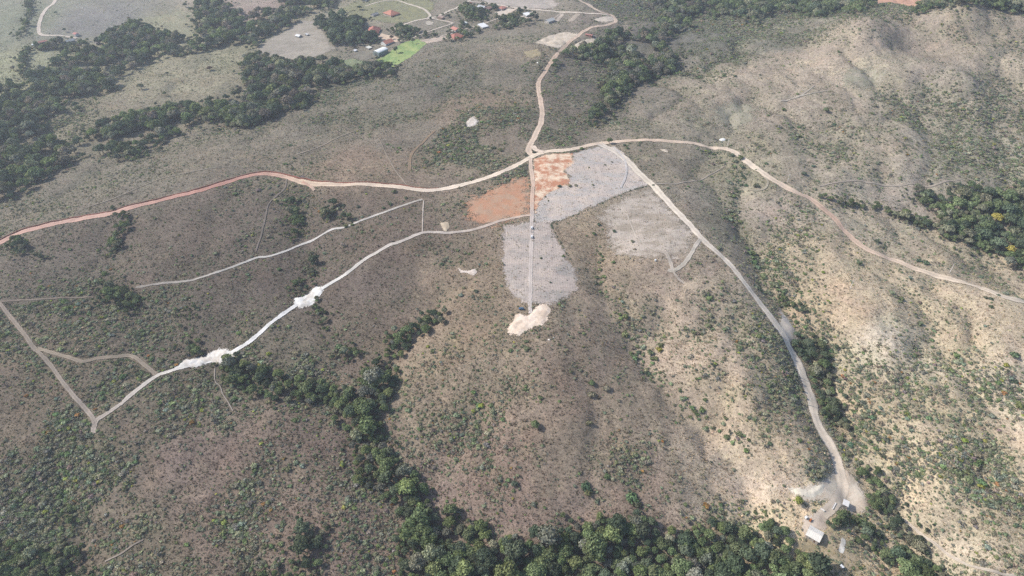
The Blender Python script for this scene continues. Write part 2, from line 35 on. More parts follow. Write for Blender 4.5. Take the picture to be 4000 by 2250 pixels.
ROADS = [
('road', 'main dirt road, pink on the left, cream along the ridge and down the right side', 5.6, [(0, (207, 169, 153)), (0.1, (211, 175, 159)), (0.18, (197, 149, 135)), (0.225, (202, 159, 143)), (0.27, (219, 194, 170)), (0.4, (243, 225, 205)), (0.5, (236, 218, 197)), (0.62, (225, 200, 178)), (0.74, (230, 214, 193)), (0.82, (211, 179, 157)), (0.92, (230, 210, 187)), (1, (239, 223, 201))], [(-475.3, 492.8), (-467.8, 504.1), (-459.1, 514.9), (-440.3, 522.2), (-413.3, 531.5), (-381.1, 537.2), (-363.7, 543.6), (-338.6, 554.8), (-309.1, 569.2), (-284.4, 585.6), (-271.3, 599.7), (-257.4, 605.2), (-244.5, 605.3), (-227.5, 600.0), (-209.1, 588.7), (-186.6, 580.9), (-160.4, 577.0), (-137.8, 576.8), (-112.2, 572.4), (-89.1, 566.5), (-74.4, 567.3), (-54.9, 573.1), (-35.3, 582.9), (-15.3, 595.6), (0.0, 608.6), (13.2, 621.9), (21.3, 630.3), (34.8, 638.3), (53.6, 640.4), (70.3, 647.9), (84.6, 655.8), (96.1, 660.3), (118.3, 663.6), (132.3, 665.3), (154.5, 665.7), (179.3, 664.7), (204.5, 663.7), (225.5, 658.0), (236.0, 647.9), (240.6, 632.9), (249.0, 614.7), (256.8, 596.5), (268.2, 581.4), (280.4, 570.5), (291.6, 564.3), (299.9, 544.7), (303.8, 522.1), (307.6, 506.1), (311.6, 488.0), (321.0, 477.6), (335.1, 471.4), (345.3, 459.9), (358.7, 451.0), (371.7, 443.1), (382.9, 436.0), (390.4, 424.4), (399.9, 415.8), (431.4, 416.6)]),
('road', 'cream dirt road climbing north past the ravine forest', 5.2, [(0, (222, 200, 180)), (0.4, (211, 185, 164)), (1, (212, 193, 174))], [(20.8, 634.2), (17.5, 643.1), (19.1, 654.8), (23.6, 672.9), (28.4, 691.9), (32.8, 712.9), (35.5, 747.7), (34.6, 774.6), (33.5, 807.5), (33.6, 835.3), (40.0, 859.6), (47.8, 887.1), (56.1, 917.6), (64.2, 939.0), (78.0, 984.5), (91.1, 1013.2), (104.6, 1039.6), (117.6, 1055.9), (134.4, 1067.3), (154.1, 1083.2), (163.1, 1091.6), (163.8, 1108.4), (158.4, 1122.9), (144.5, 1129.1), (131.0, 1161.7), (118.0, 1207.3), (106.3, 1255.1)]),
('road', 'wide pale dirt road running down the spur to the barn', 6.2, [(0, (216, 205, 193)), (0.2, (239, 224, 203)), (0.3, (243, 228, 210)), (0.45, (245, 229, 210)), (0.6, (247, 231, 211)), (0.8, (243, 225, 203)), (1, (228, 210, 189))], [(93.1, 658.8), (105.1, 644.0), (116.0, 624.2), (127.5, 593.7), (136.8, 572.1), (145.0, 547.2), (153.0, 525.3), (160.9, 504.9), (166.3, 487.4), (176.3, 470.1), (184.4, 455.6), (190.6, 436.7), (197.7, 420.4), (204.0, 403.6), (208.9, 390.3), (211.3, 383.5), (214.0, 376.2), (217.2, 366.8), (218.8, 354.4), (219.5, 342.7), (219.1, 330.2), (217.6, 319.2), (217.0, 306.1), (219.4, 296.2), (221.5, 286.1), (221.8, 277.7), (220.4, 268.7), (219.7, 262.9), (214.5, 254.4), (206.8, 247.6), (197.5, 240.6)]),
('track', 'straight narrow track through the lilac field to the sand clearing', 3.0, [(0, (221, 198, 180)), (0.35, (218, 188, 167)), (0.45, (208, 195, 186)), (1, (214, 202, 193))], [(19.1, 626.9), (19.1, 603.6), (20.5, 574.5), (18.8, 547.2), (18.3, 525.2), (17.5, 505.6), (17.1, 486.5), (16.2, 467.7), (15.5, 444.6), (14.9, 422.1), (14.1, 404.0), (14.3, 391.7)]),
('track', 'long track with white sand descending across the gullies', 2.8, [(0, (212, 189, 172)), (0.2, (204, 191, 180)), (0.4, (214, 206, 197)), (0.5, (238, 235, 229)), (0.6, (251, 247, 242)), (0.74, (251, 247, 242)), (0.85, (221, 212, 201)), (1, (184, 170, 158))], [(17.5, 520.2), (9.3, 519.5), (-9.3, 513.7), (-23.0, 506.1), (-36.6, 499.8), (-50.1, 497.0), (-59.1, 495.7), (-68.3, 496.8), (-77.4, 496.9), (-86.2, 493.1), (-96.7, 485.6), (-107.5, 481.4), (-117.7, 473.4), (-125.9, 467.7), (-135.5, 457.0), (-145.1, 448.1), (-154.8, 440.5), (-164.1, 431.9), (-172.8, 423.1), (-180.9, 413.5), (-188.2, 402.2), (-200.0, 384.1), (-206.2, 377.0), (-214.1, 371.7), (-224.2, 367.7), (-235.3, 363.9), (-245.2, 359.6), (-254.6, 354.3), (-264.2, 349.3), (-271.5, 339.1), (-276.9, 329.4), (-280.5, 320.9), (-286.4, 313.2), (-291.5, 308.0), (-291.6, 302.9), (-289.9, 297.2)]),
('track', 'thin white track parallel to the pink road', 1.9, [(0, (197, 187, 175)), (0.3, (219, 212, 205)), (0.6, (214, 208, 200)), (1, (156, 147, 138))], [(-84.9, 549.2), (-96.3, 542.6), (-105.2, 537.3), (-118.5, 529.0), (-125.3, 526.3), (-134.0, 521.2), (-145.0, 515.3), (-154.1, 512.1), (-165.7, 510.5), (-178.8, 502.6), (-189.5, 497.3), (-200.1, 485.7), (-211.4, 477.6), (-223.9, 474.3), (-236.3, 463.9), (-248.9, 455.1), (-260.3, 449.3), (-277.0, 445.5), (-292.4, 445.3), (-307.3, 443.5), (-319.1, 443.7)]),
('track', 'straight brown track at the left edge', 2.5, [(0, (171, 155, 141)), (0.5, (153, 141, 128)), (1, (171, 158, 147))], [(-435.3, 433.9), (-423.5, 424.4), (-407.5, 409.4), (-387.7, 391.8), (-371.0, 376.0), (-364.3, 370.6), (-347.6, 356.6), (-329.6, 339.4), (-314.0, 325.6), (-303.1, 316.7), (-294.3, 308.1), (-290.4, 301.9)]),
('track', 'bent tan track between the straight track and the white one', 2.8, [(0, (163, 149, 131)), (1, (155, 143, 128))], [(-367.2, 374.3), (-353.4, 369.2), (-339.5, 364.7), (-328.1, 360.8), (-324.4, 360.9), (-316.6, 364.6), (-303.8, 366.4), (-295.3, 368.6), (-288.0, 365.9), (-276.9, 357.6), (-265.9, 349.5)]),
('path', 'thin brown path from the left edge to the gully trees', 1.4, [(0, (145, 132, 120)), (1, (138, 126, 113))], [(-424.3, 425.8), (-412.6, 427.6), (-393.6, 428.5), (-374.3, 431.6), (-358.3, 433.2), (-350.8, 433.2)]),
('track', 'short pale track forking off the spur road', 3.0, [(0, (206, 195, 183)), (1, (197, 187, 172))], [(164.7, 485.1), (158.2, 475.6), (152.7, 464.5), (146.1, 453.3), (139.3, 445.4), (133.2, 440.8), (128.8, 442.0)]),
('track', 'short curved track meeting the fork at its tip', 2.6, [(0, (183, 170, 156)), (1, (203, 191, 177))], [(122.7, 468.0), (130.7, 463.8), (132.2, 457.2), (132.9, 448.9), (132.5, 441.4)]),
('path', 'faint pale path below the fork', 1.6, [(0, (197, 184, 169)), (1, (193, 178, 162))], [(132.8, 440.8), (135.9, 431.8), (141.1, 425.6), (144.7, 422.6)]),
('path', 'faint wheel track across the pale ploughed field', 1.1, [(0, (204, 191, 177)), (1, (199, 187, 173))], [(105.5, 521.9), (107.2, 507.2), (110.2, 487.7), (115.1, 475.6), (122.7, 468.0)]),
('road', 'cream lane curving round above the red-roofed farmstead', 4.4, [(0, (224, 210, 196)), (1, (218, 204, 189))], [(-847.2, 1326.3), (-812.4, 1258.0), (-801.7, 1233.2), (-791.5, 1197.2), (-777.0, 1154.9), (-763.0, 1119.9), (-747.5, 1086.4), (-734.9, 1072.5), (-720.4, 1071.3), (-705.4, 1072.5), (-692.5, 1069.8), (-679.2, 1066.5)]),
('road', 'beige lane looping round the olive pasture', 3.6, [(0, (208, 195, 179)), (1, (220, 207, 192))], [(-257.0, 1233.2), (-242.8, 1254.3), (-227.5, 1270.2), (-205.9, 1270.4), (-182.9, 1241.1), (-160.5, 1215.1), (-146.3, 1192.1), (-136.9, 1166.9), (-140.5, 1150.9), (-158.9, 1140.3), (-173.7, 1126.6), (-184.4, 1109.9), (-191.3, 1099.6)]),
('road', 'beige lane from the loop up to the top edge', 4.0, [(0, (218, 205, 190)), (1, (214, 200, 185))], [(-140.3, 1148.6), (-131.4, 1153.3), (-119.6, 1164.9), (-108.1, 1183.3), (-91.9, 1202.7), (-76.5, 1243.8), (-69.3, 1281.9)]),
('road', 'narrow lane bending at the village centre down to the meadow', 3.0, [(0, (214, 200, 185)), (1, (203, 189, 173))], [(-133.3, 1151.0), (-117.5, 1138.8), (-99.8, 1126.3), (-97.3, 1120.2), (-114.5, 1102.5), (-129.2, 1085.4), (-143.6, 1068.8), (-153.9, 1053.6)]),
('road', 'diagonal lane past the white flat-roofed house', 3.0, [(0, (197, 181, 166)), (1, (203, 189, 175))], [(-140.1, 1036.0), (-117.0, 1039.7), (-106.7, 1058.0), (-84.5, 1080.4), (-61.2, 1101.7), (-41.2, 1114.6), (-25.0, 1131.4), (-14.7, 1149.0)]),
('road', 'straight upper village road along the beige field', 4.4, [(0, (216, 202, 187)), (1, (222, 208, 192))], [(-76.5, 1243.8), (-44.4, 1224.6), (-17.5, 1202.3), (0.0, 1185.8), (34.1, 1167.6), (67.2, 1149.8), (107.5, 1130.4), (139.4, 1119.6), (155.6, 1116.1)]),
('road', 'short orange-beige lane beside the orange-roofed house', 4.4, [(0, (215, 193, 170)), (1, (212, 195, 178))], [(-16.7, 1135.3), (-6.3, 1154.8), (4.3, 1173.5), (8.6, 1180.2)]),
('path', 'pale drive through the brown plots', 2.6, [(0, (186, 172, 158)), (1, (193, 179, 164))], [(65.1, 1105.1), (74.5, 1129.5), (81.5, 1143.1)]),
('path', 'pale diagonal path on the slope above the pink road', 1.3, [(0, (166, 153, 137)), (1, (171, 157, 141))], [(-172.1, 725.5), (-190.6, 700.4), (-205.4, 678.3), (-217.7, 664.3), (-231.0, 649.5)]),
('path', 'tan curved path round the shrubby knoll', 2.4, [(0, (150, 130, 109)), (1, (154, 133, 111))], [(-86.2, 700.7), (-97.6, 671.0), (-105.7, 644.9), (-105.8, 623.0), (-104.0, 607.7)]),
('path', 'pale fence line running down to the road', 1.0, [(0, (151, 136, 120)), (1, (176, 162, 146))], [(-147.6, 686.5), (-137.1, 655.3), (-120.1, 611.6), (-109.3, 588.8), (-102.4, 574.0)]),
('path', 'faint curved wheel track below the pink road', 1.1, [(0, (145, 134, 124)), (1, (139, 128, 119))], [(-226.4, 595.8), (-224.4, 577.4), (-230.8, 558.9), (-232.3, 546.1), (-228.2, 517.6), (-226.7, 493.6), (-225.9, 481.7)]),
('path', 'thin footpath across the hollow right of the spur road', 0.9, [(0, (195, 183, 168)), (1, (171, 159, 147))], [(138.5, 574.7), (163.0, 578.1), (187.1, 592.7), (205.7, 607.3), (219.7, 621.6)]),
('path', 'winding path along the foot of the eastern hill', 1.4, [(0, (183, 170, 156)), (1, (178, 166, 152))], [(305.5, 585.1), (322.6, 590.5), (347.2, 594.6), (359.6, 592.5), (372.9, 591.5), (389.3, 589.0), (399.3, 589.9), (410.0, 588.8), (422.3, 588.7), (437.2, 594.3), (450.9, 595.9)]),
('path', 'footpath beside the gully trees to the bottom edge', 1.4, [(0, (213, 197, 178)), (1, (197, 185, 169))], [(252.6, 243.3), (256.8, 235.3), (260.8, 227.5), (266.3, 219.4), (270.4, 211.0), (275.2, 205.2), (285.9, 199.5), (296.5, 197.4)]),
('path', 'small grassy loop track beside the eastern road', 1.8, [(0, (183, 172, 152)), (1, (176, 166, 146))], [(253.8, 594.7), (253.7, 585.2), (247.6, 575.9), (238.6, 574.3), (234.4, 577.0)]),
('path', 'upper pale track on the hillside', 1.2, [(0, (204, 193, 177)), (1, (185, 174, 160))], [(313.3, 752.6), (325.7, 758.5), (338.8, 763.2), (349.6, 770.5), (364.6, 788.1)]),
('path', 'lower pale track on the hillside', 1.2, [(0, (204, 193, 177)), (1, (185, 174, 160))], [(318.1, 753.6), (335.9, 763.1), (351.2, 765.7), (375.2, 774.1)]),
('path', 'narrow white footpath below the sand spill', 0.55, [(0, (182, 170, 159)), (1, (166, 155, 145))], [(-225.6, 357.8), (-221.0, 344.7), (-215.8, 339.9), (-212.0, 333.2), (-205.9, 325.9), (-199.9, 318.0)]),
('path', 'faint pale path on the slope at the bottom', 0.9, [(0, (174, 162, 149)), (1, (151, 139, 128))], [(-251.0, 213.9), (-242.3, 217.7), (-235.9, 222.7), (-230.5, 225.7)]),
('path', 'short reddish lane off the pink road', 2.4, [(0, (209, 169, 150)), (1, (196, 174, 156))], [(-209.1, 588.7), (-198.1, 579.5), (-193.3, 572.7)]),
('road', 'short link of the road junction at the ridge', 4.6, [(0, (232, 212, 193)), (1, (232, 212, 193))], [(21.3, 653.5), (25.6, 644.8), (33.5, 637.9)]),
('path', 'thin pale boundary line between the two tracks', 0.8, [(0, (213, 199, 187)), (1, (202, 189, 176))], [(-83.5, 547.2), (-82.2, 527.6), (-79.8, 498.0)]),
('path', 'thin pale path above the pink road', 0.9, [(0, (166, 155, 141)), (1, (155, 145, 132))], [(-408.3, 552.2), (-383.6, 565.6), (-360.8, 595.2), (-324.4, 610.9), (-285.8, 621.3)]),
('path', 'pale curved wheel track across the lilac-grey field', 2.0, [(0, (215, 206, 199)), (1, (204, 197, 194))], [(107.1, 649.6), (114.7, 624.3), (115.2, 603.3), (110.8, 583.4), (105.0, 566.9)])]
PATCHES = [
('yard', 'yellow-brown weedy yard round the barn', (185, 168, 141), (162, 149, 121), 0.5, 6, [(177.3, 222.2), (196.1, 227.8), (207.8, 227.4), (217.2, 219.4), (208.9, 206.2), (196.4, 203.0), (184.6, 204.0), (176.3, 211.9)]),
('field', 'harvested lilac-grey field beside the red earth, inside the bend of the road', (206, 191, 179), (191, 183, 177), 0.5, 3.5, [(64.0, 635.1), (89.6, 650.8), (108.7, 651.8), (115.3, 640.0), (120.9, 621.4), (133.4, 582.1), (135.4, 575.7), (128.0, 571.4), (105.2, 557.9), (78.8, 538.1), (51.4, 519.2), (35.1, 509.8), (20.8, 508.6), (19.6, 527.3), (26.7, 551.8), (37.0, 564.5), (47.3, 574.5), (58.1, 586.5), (51.3, 600.7), (60.0, 616.3)]),
('field', 'lilac-grey mown strip along the central track', (197, 182, 171), (180, 170, 162), 0.5, 4, [(-7.4, 505.8), (19.7, 511.1), (34.6, 508.5), (36.4, 498.3), (42.1, 475.8), (46.6, 458.9), (52.4, 447.1), (53.6, 434.2), (51.7, 421.9), (43.8, 411.2), (30.1, 401.8), (20.1, 403.2), (10.1, 403.7), (0.0, 414.2), (-3.1, 420.7), (-6.3, 435.9), (-7.5, 468.9)]),
('field', 'pale ploughed field beside the spur road', (197, 184, 171), (171, 158, 143), 0.5, 11, [(134.8, 566.9), (143.5, 538.5), (153.6, 509.6), (162.7, 489.7), (156.1, 475.8), (148.6, 460.7), (129.9, 459.0), (108.6, 460.6), (88.2, 469.8), (86.5, 484.1), (85.5, 508.1), (79.4, 518.7), (90.2, 532.0), (109.2, 551.0)]),
('bare_earth', 'orange and cream bare earth beside the top of the central track', (195, 140, 111), (241, 220, 194), 0.45, 2.5, [(22.2, 624.0), (34.5, 631.1), (50.5, 633.0), (63.1, 633.8), (62.2, 610.5), (51.0, 596.0), (56.5, 581.6), (55.1, 571.1), (40.6, 563.4), (31.7, 555.4), (25.2, 541.4), (22.3, 523.1), (20.0, 526.0), (21.4, 574.4)]),
('bare_earth', 'orange earth patch on the slope left of the central track', (195, 148, 119), (187, 160, 137), 0.35, 14, [(15.7, 589.3), (16.4, 569.9), (15.8, 538.0), (14.1, 524.6), (0.0, 515.8), (-18.4, 506.7), (-27.7, 507.9), (-34.9, 514.6), (-42.8, 532.0), (-41.2, 549.0), (-29.4, 557.7), (-12.4, 570.4), (2.5, 584.5)]),
('meadow', 'bright green meadow beside the white warehouse', (135, 159, 103), (162, 174, 114), 0.5, 1.5, [(-148.8, 1050.1), (-125.0, 1033.3), (-136.4, 991.4), (-166.4, 931.2), (-173.9, 925.4), (-206.0, 956.7), (-193.2, 976.6), (-183.5, 1000.4), (-165.1, 1033.0)]),
('meadow', 'dull green meadow beside the forest edge', (130, 140, 107), (144, 149, 116), 0.5, 4, [(-247.9, 966.0), (-234.1, 977.9), (-208.7, 964.3), (-207.3, 938.9), (-226.2, 935.3)]),
('field', 'round beige field beside the river forest', (173, 163, 150), (160, 151, 137), 0.5, 5, [(-390.3, 1037.8), (-382.0, 1072.1), (-366.9, 1117.1), (-350.4, 1168.4), (-327.3, 1160.0), (-298.9, 1095.9), (-279.3, 1039.6), (-267.9, 1029.1), (-275.2, 1013.3), (-294.5, 987.3), (-321.7, 973.2), (-372.4, 1002.8)]),
('yard', 'dark grassy yard beside the white warehouse', (132, 126, 115), (141, 134, 120), 0.5, 2, [(-235.1, 982.8), (-230.7, 1013.3), (-217.2, 1025.4), (-204.9, 1017.0), (-195.5, 986.7), (-211.1, 968.2)]),
('pasture', 'olive pasture round the big red-roofed house', (148, 145, 111), (135, 133, 109), 0.5, 5, [(-305.0, 1188.4), (-280.4, 1270.6), (-166.1, 1277.4), (-135.2, 1243.8), (-135.0, 1193.6), (-143.4, 1146.1), (-184.2, 1133.7), (-210.5, 1140.5), (-234.6, 1158.9), (-269.0, 1183.5)]),
('yard', 'orange-beige dirt yard beside the forest grove', (219, 196, 174), (204, 181, 160), 0.5, 2, [(-216.8, 1093.8), (-202.3, 1084.4), (-170.6, 1060.2), (-170.4, 1043.0), (-179.9, 1040.0), (-206.5, 1058.7)]),
('yard', 'bare cream cutting beside the north road', (218, 203, 185), (196, 181, 161), 0.45, 3, [(31.8, 994.8), (41.7, 1011.4), (57.8, 1032.0), (77.9, 1046.0), (99.9, 1038.4), (89.0, 1009.5), (76.5, 990.3), (66.5, 965.4), (51.3, 972.0)]),
('yard', 'cream building plot beside the long brick shed', (225, 209, 188), (205, 189, 170), 0.4, 2, [(89.0, 982.5), (102.0, 1005.8), (118.4, 1019.9), (131.2, 1024.3), (112.1, 990.5), (91.9, 970.7), (78.1, 958.1)]),
('yard', 'pale bare plot beside the road bend', (213, 200, 186), (195, 183, 169), 0.4, 3, [(129.7, 1101.2), (142.5, 1109.0), (160.6, 1116.5), (162.1, 1099.9), (153.0, 1092.1), (133.2, 1094.4)]),
('field', 'yellowish grass patch beside the north road', (178, 163, 131), (162, 148, 121), 0.4, 4, [(18.0, 949.3), (36.1, 953.9), (43.4, 934.1), (28.1, 919.8), (18.3, 924.8)]),
('field', 'large beige field at the top edge beyond the village road', (187, 176, 167), (174, 164, 154), 0.5, 6, [(-70.1, 1298.2), (64.2, 1274.8), (77.0, 1177.5), (67.9, 1164.1), (25.7, 1174.0), (-4.3, 1194.4), (-44.6, 1230.5)]),
('meadow', 'olive grass patch on the hillside beyond the ridge road', (159, 153, 133), (167, 160, 142), 0.5, 12, [(234.9, 740.3), (257.8, 760.9), (282.2, 769.6), (284.1, 744.5), (272.6, 714.5), (253.4, 703.8), (236.6, 707.1)]),
('meadow', 'olive grass saddle on the hill', (161, 156, 135), (173, 164, 147), 0.5, 12, [(403.0, 803.8), (420.4, 820.4), (440.6, 815.9), (454.4, 798.3), (444.3, 789.9), (418.4, 777.0), (402.4, 783.4)]),
('bare_earth', 'red earth clearing at the top edge among forest', (207, 163, 138), (192, 150, 127), 0.5, 4, [(629.1, 1245.8), (726.2, 1227.6), (623.4, 1072.6), (546.8, 952.7), (629.2, 1139.7), (629.0, 1172.3), (598.2, 1160.3)]),
('sand_patch', 'white sand spill on the track at the gully crossing', (244, 241, 236), (224, 216, 206), 0.5, 2.2, [(-165.3, 440.8), (-156.6, 438.7), (-159.0, 430.5), (-161.3, 423.4), (-166.4, 418.5), (-173.9, 415.8), (-177.8, 421.1), (-180.0, 427.1), (-173.0, 429.4), (-169.0, 434.4)]),
('sand_patch', 'long white sand spill where the track crosses the gully forest', (242, 237, 230), (222, 211, 199), 0.5, 2.2, [(-255.1, 355.6), (-251.2, 365.1), (-243.3, 367.7), (-236.8, 369.1), (-227.4, 375.4), (-219.1, 373.0), (-211.9, 371.4), (-212.0, 368.2), (-220.4, 362.0), (-232.3, 364.3), (-238.0, 358.9), (-248.4, 357.6)]),
('clearing', 'cream sand clearing at the end of the central track', (244, 224, 205), (225, 202, 180), 0.5, 1.8, [(2.0, 390.7), (5.9, 391.8), (9.5, 389.5), (12.6, 388.4), (17.3, 396.9), (22.1, 401.1), (27.1, 402.2), (29.6, 398.9), (30.6, 394.1), (26.9, 390.5), (26.7, 385.0), (22.8, 379.1), (16.7, 378.2), (13.0, 375.2), (8.1, 370.9), (4.4, 369.2), (1.0, 371.5), (-2.7, 369.4), (-3.9, 375.1), (-1.6, 381.3), (0.8, 383.6)]),
('sand_patch', 'pale rock patch on the shrubby knoll', (222, 212, 202), (190, 178, 164), 0.4, 3, [(-52.7, 710.5), (-48.5, 725.1), (-44.3, 730.0), (-37.0, 710.6), (-43.0, 700.9), (-50.2, 701.3)]),
('sand_patch', 'small white sand scar on the slope', (222, 208, 196), (190, 172, 158), 0.4, 1, [(-45.2, 450.6), (-42.8, 446.6), (-36.3, 444.8), (-30.0, 448.2), (-29.3, 441.0), (-32.8, 439.1), (-37.2, 442.5), (-42.7, 443.8)]),
('sand_patch', 'small cream sand scar above the left track', (216, 198, 174), (190, 172, 148), 0.4, 1.2, [(-64.9, 510.8), (-58.0, 512.2), (-55.9, 505.4), (-58.7, 496.8), (-62.3, 501.5)]),
('clearing', 'beige dirt yard where the spur road ends', (227, 212, 192), (207, 189, 168), 0.5, 3, [(210.9, 267.6), (219.3, 275.6), (225.3, 274.9), (231.0, 267.5), (233.9, 258.9), (233.4, 249.8), (226.7, 245.7), (214.0, 247.1), (208.5, 250.0), (201.0, 251.0), (189.9, 248.9), (181.1, 252.5), (180.3, 257.2), (187.5, 258.0), (198.5, 260.7), (204.8, 263.7)]),
('sand_patch', 'bright cream cutting beside the spur road end', (244, 232, 212), (222, 212, 192), 0.4, 1.5, [(181.5, 257.6), (187.3, 257.4), (193.9, 256.6), (200.2, 260.4), (205.5, 262.5), (206.2, 260.7), (202.5, 255.8), (196.0, 251.7), (188.8, 251.0), (183.0, 253.7)]),
('yard', 'beige yard beside the grey-roofed barn', (218, 201, 183), (194, 176, 157), 0.4, 2, [(185.2, 238.3), (192.5, 241.0), (199.0, 242.4), (200.2, 237.4), (195.2, 228.8), (186.1, 231.1), (182.5, 225.1), (181.4, 228.4)]),
('verge', 'wide pale verge of the spur road above the gully trees', (223, 210, 195), (206, 193, 178), 0.5, 3, [(221.4, 425.4), (223.8, 403.4), (225.6, 387.2), (220.0, 379.7), (214.4, 379.4), (212.3, 386.7), (212.6, 395.6)]),
('gravel_strip', 'narrow white gravel strip beside the barn', (225, 220, 211), (196, 189, 178), 0.5, 0.5, [(204.5, 224.9), (205.7, 225.5), (207.2, 223.5), (204.8, 219.0), (202.5, 215.2), (200.0, 216.8), (202.3, 221.1)]),
('sand_patch', 'cream gravel pad beside the ridge road', (220, 204, 184), (200, 184, 164), 0.4, 1, [(155.1, 644.8), (162.3, 646.8), (165.0, 643.3), (163.2, 639.4), (158.1, 641.5)]),
('sand_patch', 'pale bare crest at the end of the faint path', (196, 178, 156), (170, 154, 134), 0.5, 5, [(139.7, 429.1), (147.6, 427.4), (152.1, 423.6), (147.8, 417.5), (142.0, 419.0), (138.1, 407.6), (133.6, 410.9), (138.1, 420.5)]),
('yard', 'grey gravel spot beside the village lane', (195, 185, 172), (179, 169, 157), 0.5, 2, [(-143.0, 1133.4), (-136.4, 1138.8), (-127.0, 1128.4), (-128.1, 1117.3), (-136.2, 1115.1)]),
('yard', 'pale bare plot between the orange-roofed house and the lane', (222, 207, 191), (201, 187, 171), 0.4, 2, [(-29.8, 1162.9), (-4.3, 1181.4), (6.4, 1174.1), (-14.6, 1137.4)]),
('yard', 'grey-beige plot round the white box-like house', (206, 193, 179), (186, 174, 160), 0.4, 3, [(14.6, 1140.5), (34.0, 1162.4), (38.0, 1155.4), (28.9, 1124.7), (16.5, 1119.4)]),
('yard', 'pale strip plot beside the lone grey house', (197, 183, 169), (178, 165, 151), 0.4, 3, [(66.9, 1100.7), (79.2, 1139.5), (85.6, 1135.5), (73.7, 1098.7)]),
('yard', 'tan strip plot right of the lone grey house', (186, 172, 156), (171, 158, 144), 0.4, 3, [(87.1, 1098.6), (103.2, 1127.2), (110.1, 1122.0), (95.2, 1093.7)]),
('yard', 'beige dirt apron round the lane junction above the bright meadow', (203, 185, 169), (186, 170, 156), 0.4, 3, [(-140.5, 1039.0), (-121.9, 1050.4), (-102.6, 1055.0), (-93.6, 1041.6), (-115.6, 1024.9), (-127.0, 1022.5)])]
